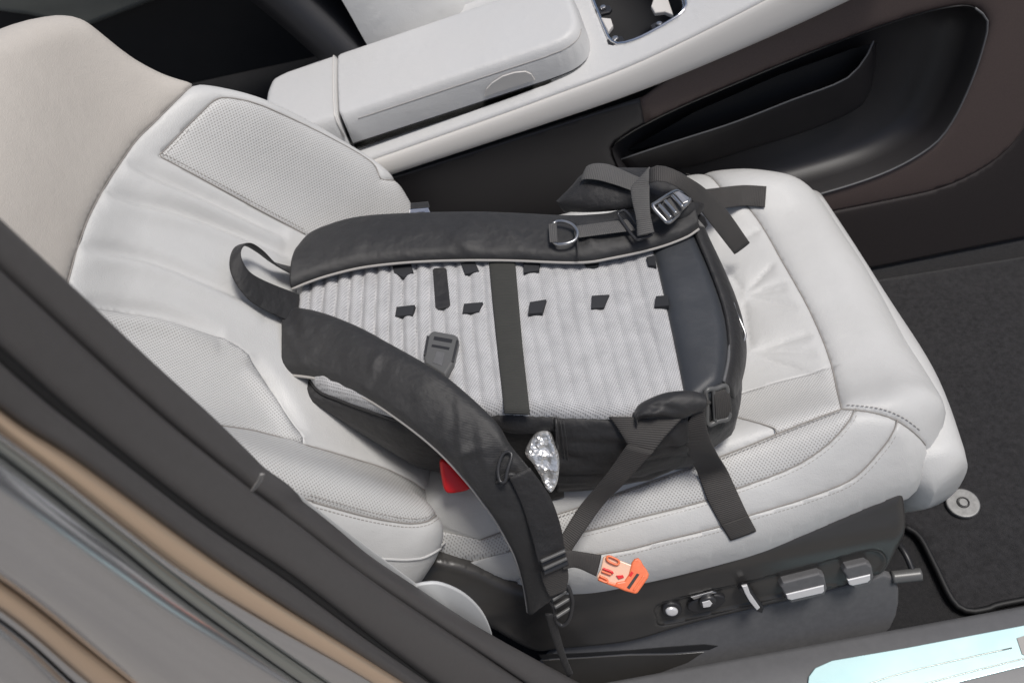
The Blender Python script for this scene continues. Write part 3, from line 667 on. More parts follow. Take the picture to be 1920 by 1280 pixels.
kb = slab('seat_button', np.array([onv(1259+19*math.cos(a), 1139+15*math.sin(a), -.004) for a in ang]), vn, .006, M['black'], st, bevel=.003)
slab('button_cap', np.array([onv(1259+12*math.cos(a), 1144+8*math.sin(a), .001) for a in ang]), vn, .004, M['satin'], kb, bevel=.003, smooth=True)
lcp = np.array([onv(a, b, -.030) for a, b in crv([(1010, 1240), (1100, 1180), (1253, 1160), (1350, 1141), (1480, 1113), (1619, 1080), (1655, 1066), (1674, 1074), (1681, 1100), (1678, 1135), (1664, 1170), (1619, 1197), (1463, 1224), (1275, 1261), (1180, 1282), (1100, 1292), (1040, 1275)], 60, closed=True)])
lcv = slab('rail_cover', lcp, vn, .010, M['lowcover'], st, bevel=.005, smooth=False)
slab('cover_slot', np.array([onv(a, b, -.0205) for a, b in [(1010, 1226), (1100, 1222), (1181, 1217), (1250, 1211), (1320, 1206), (1346, 1209), (1330, 1216), (1260, 1222), (1181, 1223), (1100, 1229), (1015, 1233)]]), vn, .0015, M['hole'], lcv, bevel=.0005)
vslab('cover_shadow_step', [(1015, 1236), (1100, 1231), (1181, 1226), (1260, 1225), (1320, 1220), (1290, 1240), (1230, 1262), (1150, 1280), (1080, 1284), (1040, 1268)], -.021, .0015, M['valance'], lcv, .0008)
la, lb = hz(1672, 1082, .10), hz(1726, 1076, .10)
tube('rail_lever', [la, la*.5+lb*.5, lb], .0085, M['gplastic'], st, k=16)
tube('rail_lever_arm', [lb-V3(.008, 0, 0), lb+V3(-.012, .03, .01), lb+V3(-.02, .07, .0)], .004, M['black'], st)
boxm('seat_base', (-.16, -.14, .01), (.38, .36, .235), M['black'], st)

# backrest
rec_a = math.radians(37); bS = V3(-math.sin(rec_a), 0, math.cos(rec_a)); bN = V3(math.cos(rec_a), 0, math.sin(rec_a))
B0 = V3(-.15, 0, .30)
bcon = np.array([(.012, -.10), (.008, -.13), (.010, -.165), (.03, -.20), (.08, -.222), (.2, -.225), (.35, -.21), (.45, -.185), (.55, -.14), (.66, -.08), (.74, .0), (.765, .1), (.745, .19), (.685, .25), (.632, .318), (.588, .377), (.54, .425), (.46, .418), (.41, .417), (.35, .430), (.285, .452), (.21, .480), (.155, .488), (.09, .448), (.035, .400), (-.02, .37), (-.05, .3), (-.05, 0.), (-.03, -.07)])
bcon = crv(bcon, 150, closed=True)
def bb(s, y):
    up = 1-smooth01(s, .30, .55)
    near = .070*np.exp(-((y+.135)/.062)**2)*(.25+.75*up); far = .090*np.exp(-((y-.40)/.075)**2)*(.35+.65*up)
    return near+far+.012*np.exp(-((s-.08)/.12)**2)*np.exp(-((y-.11)/.12)**2)+.045*smooth01(s, .40, .6)
BR = Surf(B0, bS, (0, 1, 0), bN, rounded(bcon, .065, .055, bb))
def bs(L, n=40): return crv(BR.uv(L), n)
sH = np.vstack([[(.36, .47)], bs([(362, 158), (330, 188), (290, 228), (259, 259), (232, 297), (210, 330), (188, 367), (169, 405), (156, 440), (144, 476), (128, 535)]), [(.50, -.05), (.51, -.12), (.52, -.3)]])
sIa = bs([(574, 437), (480, 387), (390, 338), (300, 290)], 20); sIb = bs([(300, 290), (345, 243), (385, 203), (398, 190), (416, 181), (440, 182), (470, 188)], 24)
sIc = bs([(470, 188), (520, 207), (600, 245), (660, 277), (697, 300), (740, 336), (765, 368)], 24)
sIII = np.vstack([[(-.1, sIa[0][1]-.01)], sIa, sIb[1:], sIc[1:], [(-.1, .36)]])
sJ = np.vstack([[(.62, -.30)], [(.56, -.14), (.42, -.105)], bs([(375, 787), (474, 801), (576, 829), (660, 853), (732, 876), (780, 900), (810, 919), (832, 945)]), [(-.02, -.115)]])
sK = np.vstack([[(.48, -.26)], [(.40, -.182), (.33, -.176)], bs([(572, 934), (673, 962), (730, 974), (771, 979), (800, 976), (818, 966), (836, 946)])])
sK[-1] = sJ[int(np.argmin(np.sum((sJ-sK[-1])**2, axis=1)))]
pz = np.vstack([[(.56, -.30)], [(.50, -.12)], BR.uv([(165, 575), (230, 580), (300, 592), (380, 616), (440, 645), (470, 668), (500, 703), (525, 740), (548, 780), (566, 815), (578, 838)])])
pz = np.vstack([pz[:2], crv(pz[2:], 40)])
pb = [bs(l, 14) for l in ([(202, 356), (337, 394), (470, 444), (560, 485)], [(156, 458), (273, 480), (410, 533), (500, 575)], [(165, 568), (300, 585), (420, 628)], [(470, 668), (525, 740), (566, 812)], [(240, 300), (400, 372), (540, 440)])]
quilt(BR, bcon, [(sH, .005, .006, True), (sIII, .0032, .005, True), (sJ, .006, .008, True), (sK, .003, .005, True), (pz, .0004, .004, True)]
      + [(p, .0100, .010, False, 2) for p in pb] + [(p+np.array([.004, -.019]), -.0070, .013, False, 2) for p in pb],
      [('backrest_center', M['leather'], [BR.hit(350, 500)]), ('headrest_panel', M['headshade'], [BR.hit(150, 250)], 'beige upper panel of the backrest'), ('perforated_insert', M['perf'], [BR.hit(560, 340)], 'perforated shoulder insert'),  # headrest_panel: same pale leather, its beige is warm shade put into the colour
       ('backrest_edge', M['leather'], [BR.hit(385, 178)]), ('backrest_bolster', M['perf'], [BR.hit(680, 915)], 'perforated backrest side bolster'), ('bolster_side', M['leather'], [BR.hit(740, 1010)]), ('perforated_patch', M['perf'], [BR.hit(420, 710)])], st, sp=.0048, default=0, skirt=.015)
for L, sd_ in ((sIII[1:30], 1), (sK[3:], 1), (sK[3:], -1)): stitches('stitching', BR, L, .0042, M['thread'], st, side=sd_, dep=.001)
tube('bolster_piping', BR.P(*crv(BR.uv([(690, 1046), (720, 1048), (771, 1049), (810, 1038), (830, 1020), (842, 1000)]), 30).T, .0005), .0016, M['leather'], st, raw=True)
for L, dp in ((sH[1:-3], .005), (sIII[1:-1], .0032), (sJ[2:-1], .006), (sK[2:], .003)):
    tube('seam', BR.P(*crv(L, 140).T, -dp+.0006), .0008, M['seamline'], st, raw=True, k=5)
# solid core behind the leather
loft('backrest_shell', [BR.o+np.outer(bcon[:, 0], bS)+np.outer(bcon[:, 1], V3(0, 1, 0))-bN*h for h in (.068, .11, .13)], M['black'], st)
bk = root('belt_buckle', tuple(hz(850, 900, .33)), 'red belt buckle button peeking out under the near shoulder strap', 'belt buckle')
bn_ = V3(.25, -.70, .67); bn_ /= np.linalg.norm(bn_); bo_ = hz(850, 895, .372)
def bpz(L, off): return np.array([hp(a, b, bo_+bn_*off, bn_) for a, b in L])
slab('release_button', bpz(crv([(824, 866), (832, 859), (850, 868), (874, 894), (879, 908), (874, 915), (845, 921), (834, 918), (829, 905)], 30, closed=True), 0), bn_, .012, M['red'], bk, bevel=.004, smooth=True)
# driver's seat beyond the console: the same seat, mirrored
d0 = st.copy(); COL.objects.link(d0); d0.name = 'car_seat'; d0.location = (.27, 1.175-.11, 0); d0.scale = (1, -1, 1)
setp(d0, 'pale leather driver seat glimpsed beyond the console armrest', 'car seat')
for o in list(st.children):
    if any(o.name.startswith(k) for k in ('backrest', 'headrest', 'perforated', 'bolster', 'cushion', 'front_roll', 'thigh')):
        c = o.copy(); COL.objects.link(c); c.parent = d0
# seat belt along the pillar
sb_ = root('seat_belt', tuple(hy(800, 1120, -.235)), 'pale grey seat belt webbing looping out from behind the pillar', 'seat belt')
A_ = np.array([hy(a, b, -.245) for a, b in [(535, 905), (600, 957), (680, 1018), (760, 1078), (800, 1108)]])
B_ = np.array([hy(a, b, -.252) for a, b in [(520, 940), (585, 990), (670, 1055), (750, 1115), (790, 1140)]])
band('belt_webbing', A_, B_, .002, M['belt'], sb_)
lp = crv([(775, 1100), (800, 1089), (830, 1091), (870, 1110), (903, 1143), (921, 1182), (922, 1205), (912, 1216), (895, 1213), (840, 1180), (790, 1145)], 44, closed=True)
slab('belt_loop', np.array([hy(a, b, -.247) for a, b in lp]), (.15, -.8, .55), .004, M['belt'], sb_, bevel=.0018, dome=.003, smooth=True)

# ================================================================== backpack lying on its front, harness up
bag = root('backpack', (-.02, .09, .31), 'black hiking backpack lying harness side up on the pale seat', 'backpack')
bag0 = Surf((0, 0, 0), (1, 0, 0), (0, 1, 0), (0, 0, 1), lambda x, y: .462-.05*x+0*y)
bpx = [(541, 560), (556, 490), (575, 452), (612, 427), (680, 412), (770, 405), (900, 402), (1050, 398), (1120, 390), (1182, 379), (1250, 385), (1298, 410), (1308, 442), (1334, 504), (1358, 572), (1367, 620), (1368, 672), (1360, 717), (1345, 732), (1310, 755), (1285, 774), (1150, 779), (1000, 772), (900, 770), (800, 775), (740, 768), (690, 752), (625, 728), (580, 706), (552, 650), (541, 600)]
gcon = crv(bag0.uv(bpx), 150, closed=True)
BG = Surf((0, 0, 0), (1, 0, 0), (0, 1, 0), (0, 0, 1), rounded(gcon, .022, .016, lambda x, y: .458-.05*x+.006*np.exp(-((x)/.15)**2)+.010*smooth01(x, .15, .21)))
ba, bb_ = BG.hit(916, 491), BG.hit(943, 759); bd = (bb_-ba)/np.linalg.norm(bb_-ba); bq = np.array([-bd[1], bd[0]])
if bq[0] < 0: bq = -bq
gcl = np.vstack([gcon, gcon[:1]])
def ribs(u, v):
    c = (u-ba[0])*bq[0]+(v-ba[1])*bq[1]
    left = smooth01(-c, .06, .10); mid = 1-left
    r1 = np.abs(np.cos(math.pi*c/.0172+.25*np.sin(v*23)))
    a = np.where(c < 0, .0090*left+.0055*mid, .0034)
    a = a*smooth01(.21-c, .0, .02)*(1-smooth01(c, .185, .195))
    dim = -.0022*np.exp(-(((c+.078)/.028)**2+((v-.06)/.05)**2))-.0022*np.exp(-(((c-.06)/.03)**2+((v-.05)/.05)**2))
    Q = np.column_stack([u, v]); ed = smooth01(seg_dist(Q, gcl)[0], .006, .02)
    return (a*(r1**.6-.6)+dim*(c < .18))*ed
lum = crv(BG.uv([(1198, 385), (1212, 430), (1228, 480), (1250, 575), (1270, 670), (1289, 776)]), 30)
lum = np.vstack([[lum[0]+(lum[0]-lum[2])*2], lum, [lum[-1]+(lum[-1]-lum[-3])*2]])
def lumx(u, v): return ribs(u, v)
parts = quilt(BG, gcon, [(lum, .004, .004, True)], [('back_panel', M['mesh'], [BG.hit(700, 560)], 'light grey ribbed mesh back panel'), ('lumbar_pad', M['lumbar'], [BG.hit(1310, 620)], 'smooth dark blue grey lumbar pad')], bag, sp=.0034, extra=lumx, skirt=.01)
bpan = parts[0]
def on(px, py, lift=0.): q = BG.hit(px, py); return BG.P(q[0], q[1], lift)
def ons(L, lift=0.): return np.array([on(a, b, lift) for a, b in L])
def onc(px, py, lift=0.): q = CU.hit(px, py); return CU.P(q[0], q[1], lift)
# body of the pack
gx = gcon; gc = gx.mean(0)
zt = BG.f(gx[:, 0], gx[:, 1])
zb = np.maximum(.318, .335+(-.165-gx[:, 0])*1.25)
def ringb(t, k):
    xy = gc+(gx-gc)*k; return np.column_stack([xy, zt*(1-t)+np.minimum(zb, zt-.012)*t])
loft('pack_body', [ringb(.0, 1.0)-V3(0, 0, .003), ringb(.12, 1.035), ringb(.35, 1.06), ringb(.65, 1.05), ringb(.9, 1.0), ringb(1., .94)], M['nylon'], bag)
tube('panel_piping', BG.P(*gx.T, .0)+V3(0, 0, .0005), .0022, M['nylon'], bag, closed=True, raw=True)
lp_ = crv(ons([(1300, 430), (1307, 446), (1332, 506), (1355, 573), (1364, 622), (1364, 672), (1355, 717)], .0), 40)
tube('lumbar_piping', lp_+V3(.001, 0, .001), .0019, M['lowcover'], bag, raw=True)
# dark cut-outs of the mesh
for q in ([(745, 579), (779, 575), (774, 594), (742, 597)], [(871, 573), (906, 570), (899, 588), (868, 591)], [(994, 570), (1025, 565), (1017, 590), (991, 592)], [(1110, 558), (1143, 556), (1133, 580), (1109, 582)], [(1230, 559), (1252, 557), (1254, 577), (1227, 579)],
          [(737, 502), (772, 497), (776, 513), (758, 524), (740, 515)], [(865, 497), (891, 493), (899, 511), (873, 518)], [(982, 496), (1013, 494), (1011, 511), (983, 515)], [(1093, 492), (1125, 486), (1122, 503), (1100, 504)], [(1212, 486), (1228, 482), (1231, 502), (1216, 501)]):
    slab('vent_patch', ons(q, -.002), (0, 0, 1), .0064, M['patch'], bpan, bevel=.0008)
q = [(812, 508), (816, 505), (834, 504), (838, 507), (845, 574), (842, 578), (822, 582), (817, 578)]
slab('label_patch', ons(q, -.001), (0, 0, 1), .004, M['nylon'], bpan, bevel=.001)
band('center_webbing', Z3([(916, 480, .469), (923, 560, .469), (932, 650, .468), (942, 740, .4685), (945, 775, .466)]), Z3([(965, 480, .468), (972, 560, .468), (980, 650, .467), (990, 740, .4675), (994, 777, .465)]), .002, M['olivebandm'], bag, label='olive webbing band across the mesh panel')

# ---- far shoulder strap
fA = [(546, 541), (580, 527), (620, 514), (680, 500), (760, 491), (850, 487), (950, 487), (1083, 491), (1150, 482), (1230, 464), (1285, 444), (1310, 428)]
fB = [(561, 468), (583, 440), (625, 421), (680, 408), (770, 402), (880, 400), (960, 402), (1060, 407), (1120, 405), (1200, 396), (1270, 388), (1300, 398)]
FA3 = Z3([(a, b, .474-.05*hz(a, b, .47)[0]) for a, b in fA]); FB3 = Z3([(a, b, .474-.05*hz(a, b, .47)[0]-.004) for a, b in fB])
fs = band('shoulder_strap', FA3, FB3, .011, M['pad'], bag, puff=.008, nu=200, nv=25, flat=.1, ridge=wrinkles(.55, 34, .0030, 3), label='far shoulder strap with a silver D-ring')
tube('piping', crv(FA3, 80)-V3(0, .0005, .001), .0018, M['piping'], fs, raw=True)
band('strap_webbing', Z3([(1075, 424, .489), (1120, 418, .487), (1175, 411, .486)]), Z3([(1078, 447, .489), (1130, 440, .487), (1192, 432, .486)]), .002, M['webgrey'], fs)
tube('strap_seam', Z3([(1085, 489, .478), (1084, 470, .486), (1082, 440, .489), (1080, 415, .487)]), .0012, M['nylon'], fs)
dP = Z3([(1040, 456, .490), (1036, 436, .491), (1039, 418, .490), (1056, 415, .492), (1074, 422, .492), (1083, 436, .492), (1078, 450, .492), (1060, 457, .492)])
dr = tube('d_ring', dP, .0021, M['steel'], fs, closed=True, n=40, k=10)
band('ring_tab', Z3([(1029, 420, .491), (1043, 417, .493)]), Z3([(1031, 455, .491), (1046, 455, .493)]), .003, M['webgrey'], fs)

# ---- near shoulder strap, sweeping over the side of the seat
nA = [(542, 574, .474), (606, 587, .478), (675, 614, .481), (727, 642, .483), (795, 680, .484), (847, 714, .480), (926, 786, .462), (957, 834, .445), (991, 876, .425), (1028, 925, .395), (1048, 980, .365), (1060, 1040, .335), (1062, 1090, .30)]
nB = [(535, 700, .462), (590, 707, .464), (634, 722, .464), (697, 751, .463), (771, 802, .456), (830, 852, .440), (880, 907, .415), (905, 940, .398), (927, 970, .380), (950, 1010, .355), (967, 1045, .33), (982, 1095, .29), (990, 1145, .252)]
NA3 = Z3(nA); NB3 = Z3(nB)
ns = band('shoulder_strap', NA3, NB3, .011, M['pad'], bag, puff=.009, nu=230, nv=25, flat=.1, ridge=wrinkles(.72, 42, .0032, 5), label='near shoulder strap sweeping down over the seat side')
tube('piping', crv(NB3, 90)-V3(0, .0005, .0015), .0021, M['piping'], ns, raw=True)
band('strap_webbing', Z3([(994, 876, .440), (1030, 928, .410), (1050, 980, .38), (1060, 1030, .352)]), Z3([(955, 895, .436), (978, 945, .408), (995, 1000, .378), (1010, 1058, .35)]), .0025, M['nylon'], ns)
tube('keeper_ring', Z3([(938, 902, .437), (934, 880, .443), (941, 854, .450), (952, 846, .452), (960, 853, .450), (952, 880, .444), (947, 903, .437)]), .0020, M['bplastic'], ns, closed=True)
for k in range(6):
    a = Z3([(930+9*k, 905+26*k, .428-.021*k), (955+9*k, 890+27*k, .436-.021*k), (972+8*k, 893+27*k, .434-.021*k)])
    tube('strap_pucker', a, [.001+.003*math.sin(math.pi*i/15) for i in range(16)], M['pad'], ns, n=16)
# slider, ladder lock and loose tail at the strap end
sd3 = Z3([(1010, 1046, .349), (1058, 1024, .351), (1066, 1056, .336), (1020, 1076, .334)])
sl1 = slab('slider_buckle', sd3, (.1, -.6, .8), .007, M['bplastic'], bag, bevel=.002)
tube('slider_bar', Z3([(1014, 1052, .357), (1060, 1032, .358)]), .0022, M['gplastic'], sl1)
tube('slider_bar', Z3([(1019, 1066, .348), (1063, 1046, .350)]), .0022, M['gplastic'], sl1)
band('tail_webbing', Z3([(1062, 1050, .338), (1066, 1080, .318), (1062, 1105, .302)]), Z3([(1014, 1072, .336), (1018, 1092, .320), (1030, 1118, .302)]), .003, M['web'], bag)
LK = [(1028, 1114), (1060, 1096), (1072, 1118), (1073, 1135), (1067, 1160), (1055, 1172), (1043, 1163), (1038, 1138)]
lk = tube('ladder_lock', Z3([(a, b, .304-.0008*(b-1096)) for a, b in LK]), .0024, M['bplastic'], bag, closed=True, n=40)
for (a, b, c, d) in ((1036, 1124, 1064, 1106), (1040, 1138, 1070, 1120), (1043, 1156, 1071, 1138)):
    z = .306-.0008*((b+d)/2-1096); tube('lock_bar', Z3([(a, b, z), (c, d, z)]), .0026, M['gplastic'], lk)
band('hanging_tail', Z3([(1040, 1150, .262), (1050, 1190, .22), (1062, 1230, .17), (1075, 1262, .13)]), Z3([(1022, 1150, .262), (1035, 1195, .22), (1050, 1235, .17), (1064, 1268, .13)]), .002, M['nylon'], bag)
band('clip_webbing', Z3([(1053, 1029, .349), (1085, 1033, .343), (1128, 1040, .333)]), Z3([(1056, 1068, .336), (1080, 1064, .331), (1118, 1080, .320)]), .003, M['web'], bag)
on3 = V3(.05, -.45, .9); on3 /= np.linalg.norm(on3); op0 = hz(1160, 1075, .315)
def op(L, off=0.): return np.array([hp(a, b, op0+on3*off, on3) for a, b in L])
clip = slab('orange_clip', op([(1131, 1044), (1137, 1040), (1147, 1041), (1163, 1050), (1178, 1056), (1190, 1060), (1190, 1085), (1180, 1104), (1165, 1104), (1140, 1095), (1121, 1088), (1119, 1080), (1126, 1066)]), on3, .004, M['clearo'], bag, bevel=.0012, label='orange plastic buckle with raised letters')
slab('clip_head', op([(1184, 1054), (1189, 1047), (1196, 1045), (1201, 1050), (1205, 1058), (1212, 1067), (1216, 1076), (1214, 1083), (1195, 1110), (1190, 1112), (1172, 1107), (1150, 1098), (1156, 1090), (1170, 1088), (1178, 1076)]), on3, .0062, M['orange'], clip, bevel=.0018)
slab('clip_tongue', op([(1122, 1080), (1142, 1089), (1156, 1093), (1152, 1099), (1138, 1094), (1121, 1087)]), on3, .0055, M['orange'], clip, bevel=.0012)
slab('clip_slot', op([(1194, 1074), (1199, 1076), (1180, 1104), (1175, 1101)], .0055), on3, .0012, M['black'], clip, bevel=.0003)
slab('clip_notch', op([(1179, 1078), (1184, 1070), (1188, 1073), (1183, 1081)], .0055), on3, .0012, M['red'], clip, bevel=.0003)
slab('clip_notch', op([(1155, 1078), (1168, 1077), (1170, 1082), (1160, 1085)], .0055), on3, .0012, M['red'], clip, bevel=.0003)
slab('clip_rib', op([(1205, 1078), (1209, 1080), (1190, 1107), (1186, 1106)], .0055), on3, .002, M['orange'], clip, bevel=.0006)
tube('letter', op([(1138, 1045), (1142, 1042), (1158, 1049), (1161, 1054), (1156, 1058), (1140, 1051)], .0075), .0013, M['orange'], clip, closed=True)
tube('letter', op([(1130, 1065), (1146, 1071), (1149, 1075)], .0075), .0013, M['red'], clip)
tube('letter', op([(1128, 1070), (1146, 1077)], .0075), .0012, M['orange'], clip)
tube('letter', op([(1124, 1079), (1138, 1086), (1137, 1091), (1122, 1085)], .0075), .0013, M['orange'], clip)

# ---- grab handle at the top of the pack
def onb(px, py, lift=0.): q = BR.hit(px, py); return BR.P(q[0], q[1], lift)
hA = [(548, 512, .012), (496, 503, .016), (465, 489, .020), (438, 478, .022), (420, 485, .022), (412, 508, .022), (417, 532, .020), (438, 559, .016), (472, 584, .012), (545, 616, .010)]
hB = [(548, 540, .020), (500, 523, .028), (467, 500, .034), (442, 487, .036), (427, 493, .036), (422, 508, .036), (432, 524, .032), (451, 538, .028), (490, 552, .024), (545, 568, .020)]
band('grab_handle', np.array([onb(*q) for q in hA]), np.array([onb(*q) for q in hB]), .003, M['nylon'], bag, nu=60)
# ---- chest buckle on the mesh
bkA = op_ = ons([(812, 631), (818, 629), (855, 636), (861, 640), (862, 648), (853, 690), (838, 714), (800, 690), (798, 678), (806, 638)], .0015)
cb = slab('chest_buckle', bkA, (0, 0, 1), .009, M['gplastic'], bag, bevel=.003, label='grey plastic chest strap buckle')
for q in ([(818, 640), (852, 646), (850, 653), (816, 647)], [(814, 655), (847, 661), (845, 666), (812, 660)]):
    slab('buckle_slot', ons(q, .0095), (0, 0, 1), .0012, M['black'], cb, bevel=.0003)
slab('buckle_tongue', ons([(822, 668), (838, 671), (832, 696), (815, 690)], .0095), (0, 0, 1), .0016, M['lowcover'], cb, bevel=.0006)
for q in ([(806, 640), (800, 676)], [(861, 648), (852, 688)]): tube('buckle_rail', ons(q, .010), .0016, M['bplastic'], cb)
# ---- clip on the far edge
ck = slab('edge_clip', Z3([(768, 393, .462), (804, 390, .462), (810, 404, .458), (766, 407, .458)]), (0, -.6, .8), .006, M['chrome'], bag, bevel=.002)
slab('clip_hole', Z3([(782, 398, .469), (796, 397, .469), (797, 404, .467), (782, 405, .467)]), (0, -.6, .8), .001, M['black'], ck, bevel=.0003)
band('clip_tab', Z3([(770, 381, .462), (803, 378, .462)]), Z3([(770, 392, .466), (806, 389, .466)]), .003, M['nylon'], ck)

# ---- far hip wing with its webbing
band('hip_wing', Z3([(1052, 388, .452), (1078, 352, .462), (1100, 326, .47), (1150, 318, .475), (1210, 318, .477), (1262, 322, .475), (1288, 342, .465), (1298, 372, .455)]),
     Z3([(1056, 396, .452), (1100, 398, .462), (1140, 396, .468), (1190, 392, .472), (1230, 400, .478), (1265, 410, .476), (1288, 416, .465), (1300, 412, .455)]), .012, M['nylon'], bag, puff=.012, nu=70, nv=19, ridge=wrinkles(.3, 30, .0045, 8, .1))
band('wing_webbing', Z3([(1096, 322, .49), (1101, 311, .497), (1119, 306, .50), (1144, 309, .50), (1175, 322, .498), (1202, 334, .494)]), Z3([(1088, 345, .486), (1093, 337, .492), (1119, 338, .496), (1150, 346, .497), (1179, 356, .495), (1202, 366, .490)]), .002, M['webgrey'], bag)
band('standing_webbing', Z3([(1216, 314, .527), (1199, 333, .523), (1184, 350, .517), (1184, 372, .512), (1192, 409, .502), (1194, 442, .490)]), Z3([(1219, 314, .527), (1218, 335, .524), (1218, 350, .518), (1218, 374, .513), (1220, 405, .503), (1227, 435, .492)]), .0022, M['webgrey'], bag)
band('stitched_fold', Z3([(1193, 412, .504), (1195, 443, .493)]), Z3([(1221, 409, .505), (1227, 436, .494)]), .005, M['webgrey'], bag)
band('loose_webbing', Z3([(1217, 316, .527), (1233, 310, .530), (1258, 315, .528), (1290, 332, .512), (1323, 354, .480), (1362, 393, .425), (1406, 455, .355)]), Z3([(1218, 344, .522), (1232, 340, .526), (1252, 343, .524), (1276, 356, .508), (1304, 384, .474), (1338, 427, .42), (1377, 477, .352)]), .0022, M['web'], bag, label='loose dark webbing tail draped off the far hip wing')
e_a, e_b = onc(1437, 352, .003), onc(1434, 392, .003)
band('loose_webbing', np.array([*Z3([(1270, 360, .40), (1330, 354, .365)]), onc(1390, 353, .006), e_a]), np.array([*Z3([(1280, 400, .40), (1340, 393, .365)]), onc(1392, 392, .006), e_b]), .0022, M['web'], bag, label='short flat webbing tail pointing to the seat front')
Bc = [(1225, 388), (1232, 380), (1262, 361), (1272, 360), (1291, 371), (1291, 378), (1274, 396), (1271, 402), (1255, 416), (1248, 414)]
hb = tube('hip_buckle', Z3([(a, b, .507-.0003*(a-1225)) for a, b in Bc]), .0028, M['steel'], bag, closed=True, n=50, k=10)
for (a, b, c, d) in ((1236, 384, 1258, 408), (1247, 376, 1268, 400), (1260, 366, 1280, 388)):
    tube('buckle_bar', Z3([(a, b, .509), (c, d, .509)]), .0022, M['steel'], hb)
slab('buckle_plate', Z3([(1262, 362, .507), (1273, 360, .507), (1292, 372, .505), (1290, 380, .505), (1280, 384, .505)]), (0, -.3, .95), .003, M['steel'], hb, bevel=.001)
band('buckle_webbing', Z3([(1222, 396, .502), (1262, 366, .506)]), Z3([(1250, 420, .498), (1284, 392, .502)]), .0025, M['webgrey'], hb)
tube('triangle_ring', Z3([(1160, 404, .490), (1164, 397, .492), (1174, 397, .492), (1206, 432, .490), (1224, 438, .489), (1206, 446, .487), (1190, 446, .487)]), .0020, M['bplastic'], bag, closed=True, n=40)
slab('strap_stopper', Z3([(1294, 412, .445), (1304, 404, .447), (1316, 412, .445), (1322, 428, .44), (1316, 437, .437), (1304, 432, .44)]), (.4, -.3, .85), .010, M['bplastic'], bag, bevel=.003)
# ---- bottom edge of the pack: strap and zip hook
band('compression_strap', Z3([(1362, 790, .395), (1376, 748, .41), (1389, 700, .418), (1393, 655, .42), (1386, 612, .425)]), Z3([(1344, 740, .430), (1360, 715, .437), (1372, 680, .440), (1377, 645, .44), (1374, 610, .44)]), .003, M['nylon'], bag)
tube('zip_hook', Z3([(1374, 566, .438), (1380, 585, .435), (1388, 602, .43), (1397, 625, .425), (1395, 638, .424), (1389, 634, .426), (1386, 612, .43), (1378, 596, .434)]), .0016, M['steel'], bag, closed=True, n=40)
band('base_panel', Z3([(1300, 428, .455), (1307, 446, .455), (1332, 506, .452), (1355, 573, .449), (1364, 622, .448), (1364, 672, .448), (1354, 720, .448)]), Z3([(1314, 436, .43), (1322, 455, .42), (1350, 512, .41), (1376, 572, .405), (1391, 630, .40), (1391, 690, .395), (1366, 768, .39)]), .008, M['nylon'], bag, puff=.006, nu=40)
for k in range(14):
    t = k/13; a = crv([(1312, 440), (1345, 515), (1372, 575), (1386, 640)], 14)[k]
    tube('zip_tooth', Z3([(a[0]-3, a[1], .425), (a[0]+3, a[1]+2, .422)]), .0016, M['bplastic'], bag, n=4, k=5)
# ---- near side: pocket, wing and webbing
wr9 = wrinkles(.26, 22, .0035, 9, .15)
sp_ = band('side_pocket', Z3([(1042, 780, .448), (1100, 784, .447), (1200, 788, .445), (1288, 782, .440)]), Z3([(1046, 920, .338), (1110, 916, .336), (1200, 900, .336), (1275, 868, .338)]), .010, M['nylon'], bag, puff=.010, nu=60, nv=31, ridge=lambda s, x: (.0010*math.sin(x*44+s*14)+.0011*math.sin(x*27-s*31))*min(1, 5*x)+wr9(s, x))
tube('pocket_hem', Z3([(1042, 782, .452), (1046, 820, .436), (1050, 870, .39), (1048, 918, .345)]), .002, M['nylon'], sp_)
for dx in (8, 14): tube('hem_stitch', Z3([(1042+dx, 784, .456), (1047+dx, 820, .441), (1051+dx, 870, .396), (1049+dx, 915, .35)]), .0006, M['pad'], sp_)
band('pocket_flap', Z3([(896, 764, .452), (950, 770, .452), (1000, 774, .450), (1042, 778, .449)]), Z3([(925, 800, .435), (960, 812, .430), (1000, 812, .427), (1044, 806, .430)]), .005, M['nylon'], bag, puff=.004)
band('pocket_lining', Z3([(940, 800, .42), (1000, 808, .418), (1046, 812, .42)]), Z3([(985, 930, .32), (1020, 940, .32), (1058, 932, .325)]), .004, M['nylon'], bag)
hw = band('hip_wing', Z3([(1187, 778, .452), (1197, 759, .460), (1224, 744, .466), (1252, 735, .468), (1291, 732, .466), (1322, 738, .46)]), Z3([(1192, 781, .448), (1215, 783, .450), (1240, 783, .450), (1262, 785, .448), (1285, 783, .446), (1308, 768, .444)]), .008, M['pad'], bag, puff=.008, nu=60, nv=17, ridge=wrinkles(.13, 20, .0035, 12, .08, .003, .008))
band('wing_web_root', Z3([(1140, 781, .452), (1155, 800, .446), (1168, 820, .440), (1178, 836, .434)]), Z3([(1281, 783, .450), (1262, 803, .446), (1243, 824, .440), (1225, 847, .432)]), .003, M['web'], bag, ridge=lambda s, x: .0012*math.sin(x*22)*math.exp(-s*30))
band('hip_webbing', Z3([(1176, 833, .438), (1134, 892, .40), (1088, 947, .362), (1056, 998, .345), (1040, 1030, .34)]), Z3([(1226, 846, .437), (1173, 904, .397), (1130, 948, .360), (1077, 1024, .335), (1062, 1052, .33)]), .0025, M['web'], bag, label='webbing running from the hip wing down to the strap buckle')
fr3 = Z3([(1324, 733, .455), (1361, 724, .447), (1366, 782, .415), (1327, 795, .420)])
ab = tube('adjuster_buckle', np.vstack([fr3[0], (fr3[0]+fr3[1])/2, fr3[1], (fr3[1]+fr3[2])/2, fr3[2], (fr3[2]+fr3[3])/2, fr3[3], (fr3[3]+fr3[0])/2]), .0030, M['gplastic'], bag, closed=True, n=48, k=10)
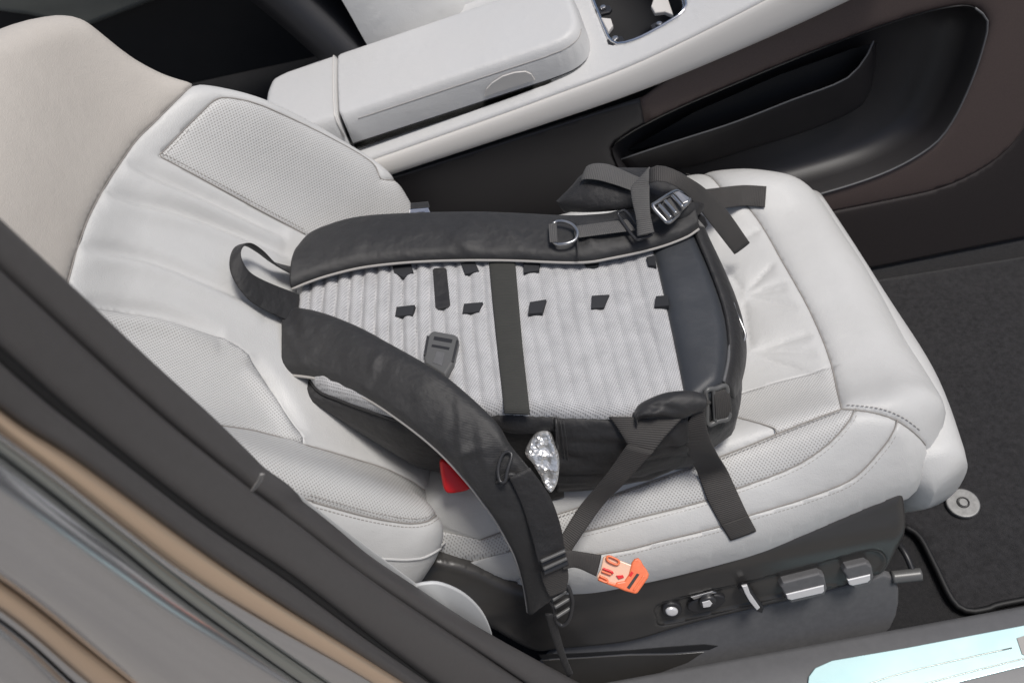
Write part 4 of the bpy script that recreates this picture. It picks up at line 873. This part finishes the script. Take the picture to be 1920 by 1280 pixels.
tube('buckle_bar', [(fr3[0]*.65+fr3[1]*.35)+V3(0, 0, .001), (fr3[3]*.65+fr3[2]*.35)+V3(0, 0, .001)], .0024, M['gplastic'], ab)
band('buckle_webbing', np.array([fr3[0]*.7+fr3[1]*.3, fr3[1]+V3(.002, 0, -.002)]), np.array([fr3[3]*.7+fr3[2]*.3, fr3[2]+V3(.002, 0, -.004)]), .003, M['web'], ab, puff=.003)
wl = [*Z3([(1318, 745, .458), (1303, 770, .448), (1282, 808, .425), (1287, 845, .392)]), onc(1306, 892, .012), onc(1326, 939, .004), onc(1348, 980, .003), onc(1369, 1016, .004)]
wr_ = [*Z3([(1332, 752, .456), (1322, 775, .445), (1330, 818, .415), (1346, 852, .38)]), onc(1362, 888, .012), onc(1380, 920, .004), onc(1398, 958, .003), onc(1418, 998, .004)]
lw = band('loose_webbing', np.array(wl), np.array(wr_), .0025, M['web'], bag, nu=50, label='long dark webbing tail hanging over the near bolster')
band('folded_hem', np.array([onc(1352, 988, .0052), onc(1369, 1015, .0062)]), np.array([onc(1403, 970, .0052), onc(1417, 997, .0062)]), .0025, M['web'], lw)

# ---- crumpled foil pouch sticking out of the side pocket
fo = root('foil_pouch', tuple(hz(1025, 870, .40)), 'crumpled silver foil pouch poking out of the backpack side pocket', 'foil pouch')
fn = V3(-.05, -.75, .66); fn /= np.linalg.norm(fn); fa, fb, _ = frame_of(fn)
fp0 = hz(1025, 865, .412)
FO0 = Surf(fp0, fa, fb, fn, lambda u, v: 0*u)
fpx = [(990, 836), (985, 852), (998, 868), (1010, 888), (1022, 913), (1032, 925), (1043, 912), (1048, 886), (1048, 858), (1041, 834), (1029, 811), (1010, 812), (998, 824)]
fcon = crv(FO0.uv(fpx), 60, closed=True)
fpts = rng.uniform(fcon.min(0), fcon.max(0), (26, 2)); fh = rng.uniform(-.003, .003, 26)
def crum(u, v):
    Q = np.column_stack([np.ravel(u), np.ravel(v)]); d = np.linalg.norm(Q[:, None]-fpts[None], axis=2)
    i = np.argsort(d, axis=1)[:, :2]; a = np.take_along_axis(d, i, 1); h = (fh[i[:, 0]]*a[:, 1]+fh[i[:, 1]]*a[:, 0])/(a.sum(1)+1e-9)
    return h+.16*a[:, 0]
quilt(Surf(fp0, fa, fb, fn, rounded(fcon, .004, .003, lambda u, v: crum(u, v))), fcon, [], [('foil', M['foil'], [fcon.mean(0)])], fo, sp=.0026, skirt=.004)
for o in fo.children: o.data.polygons.foreach_set('use_smooth', [False]*len(o.data.polygons))
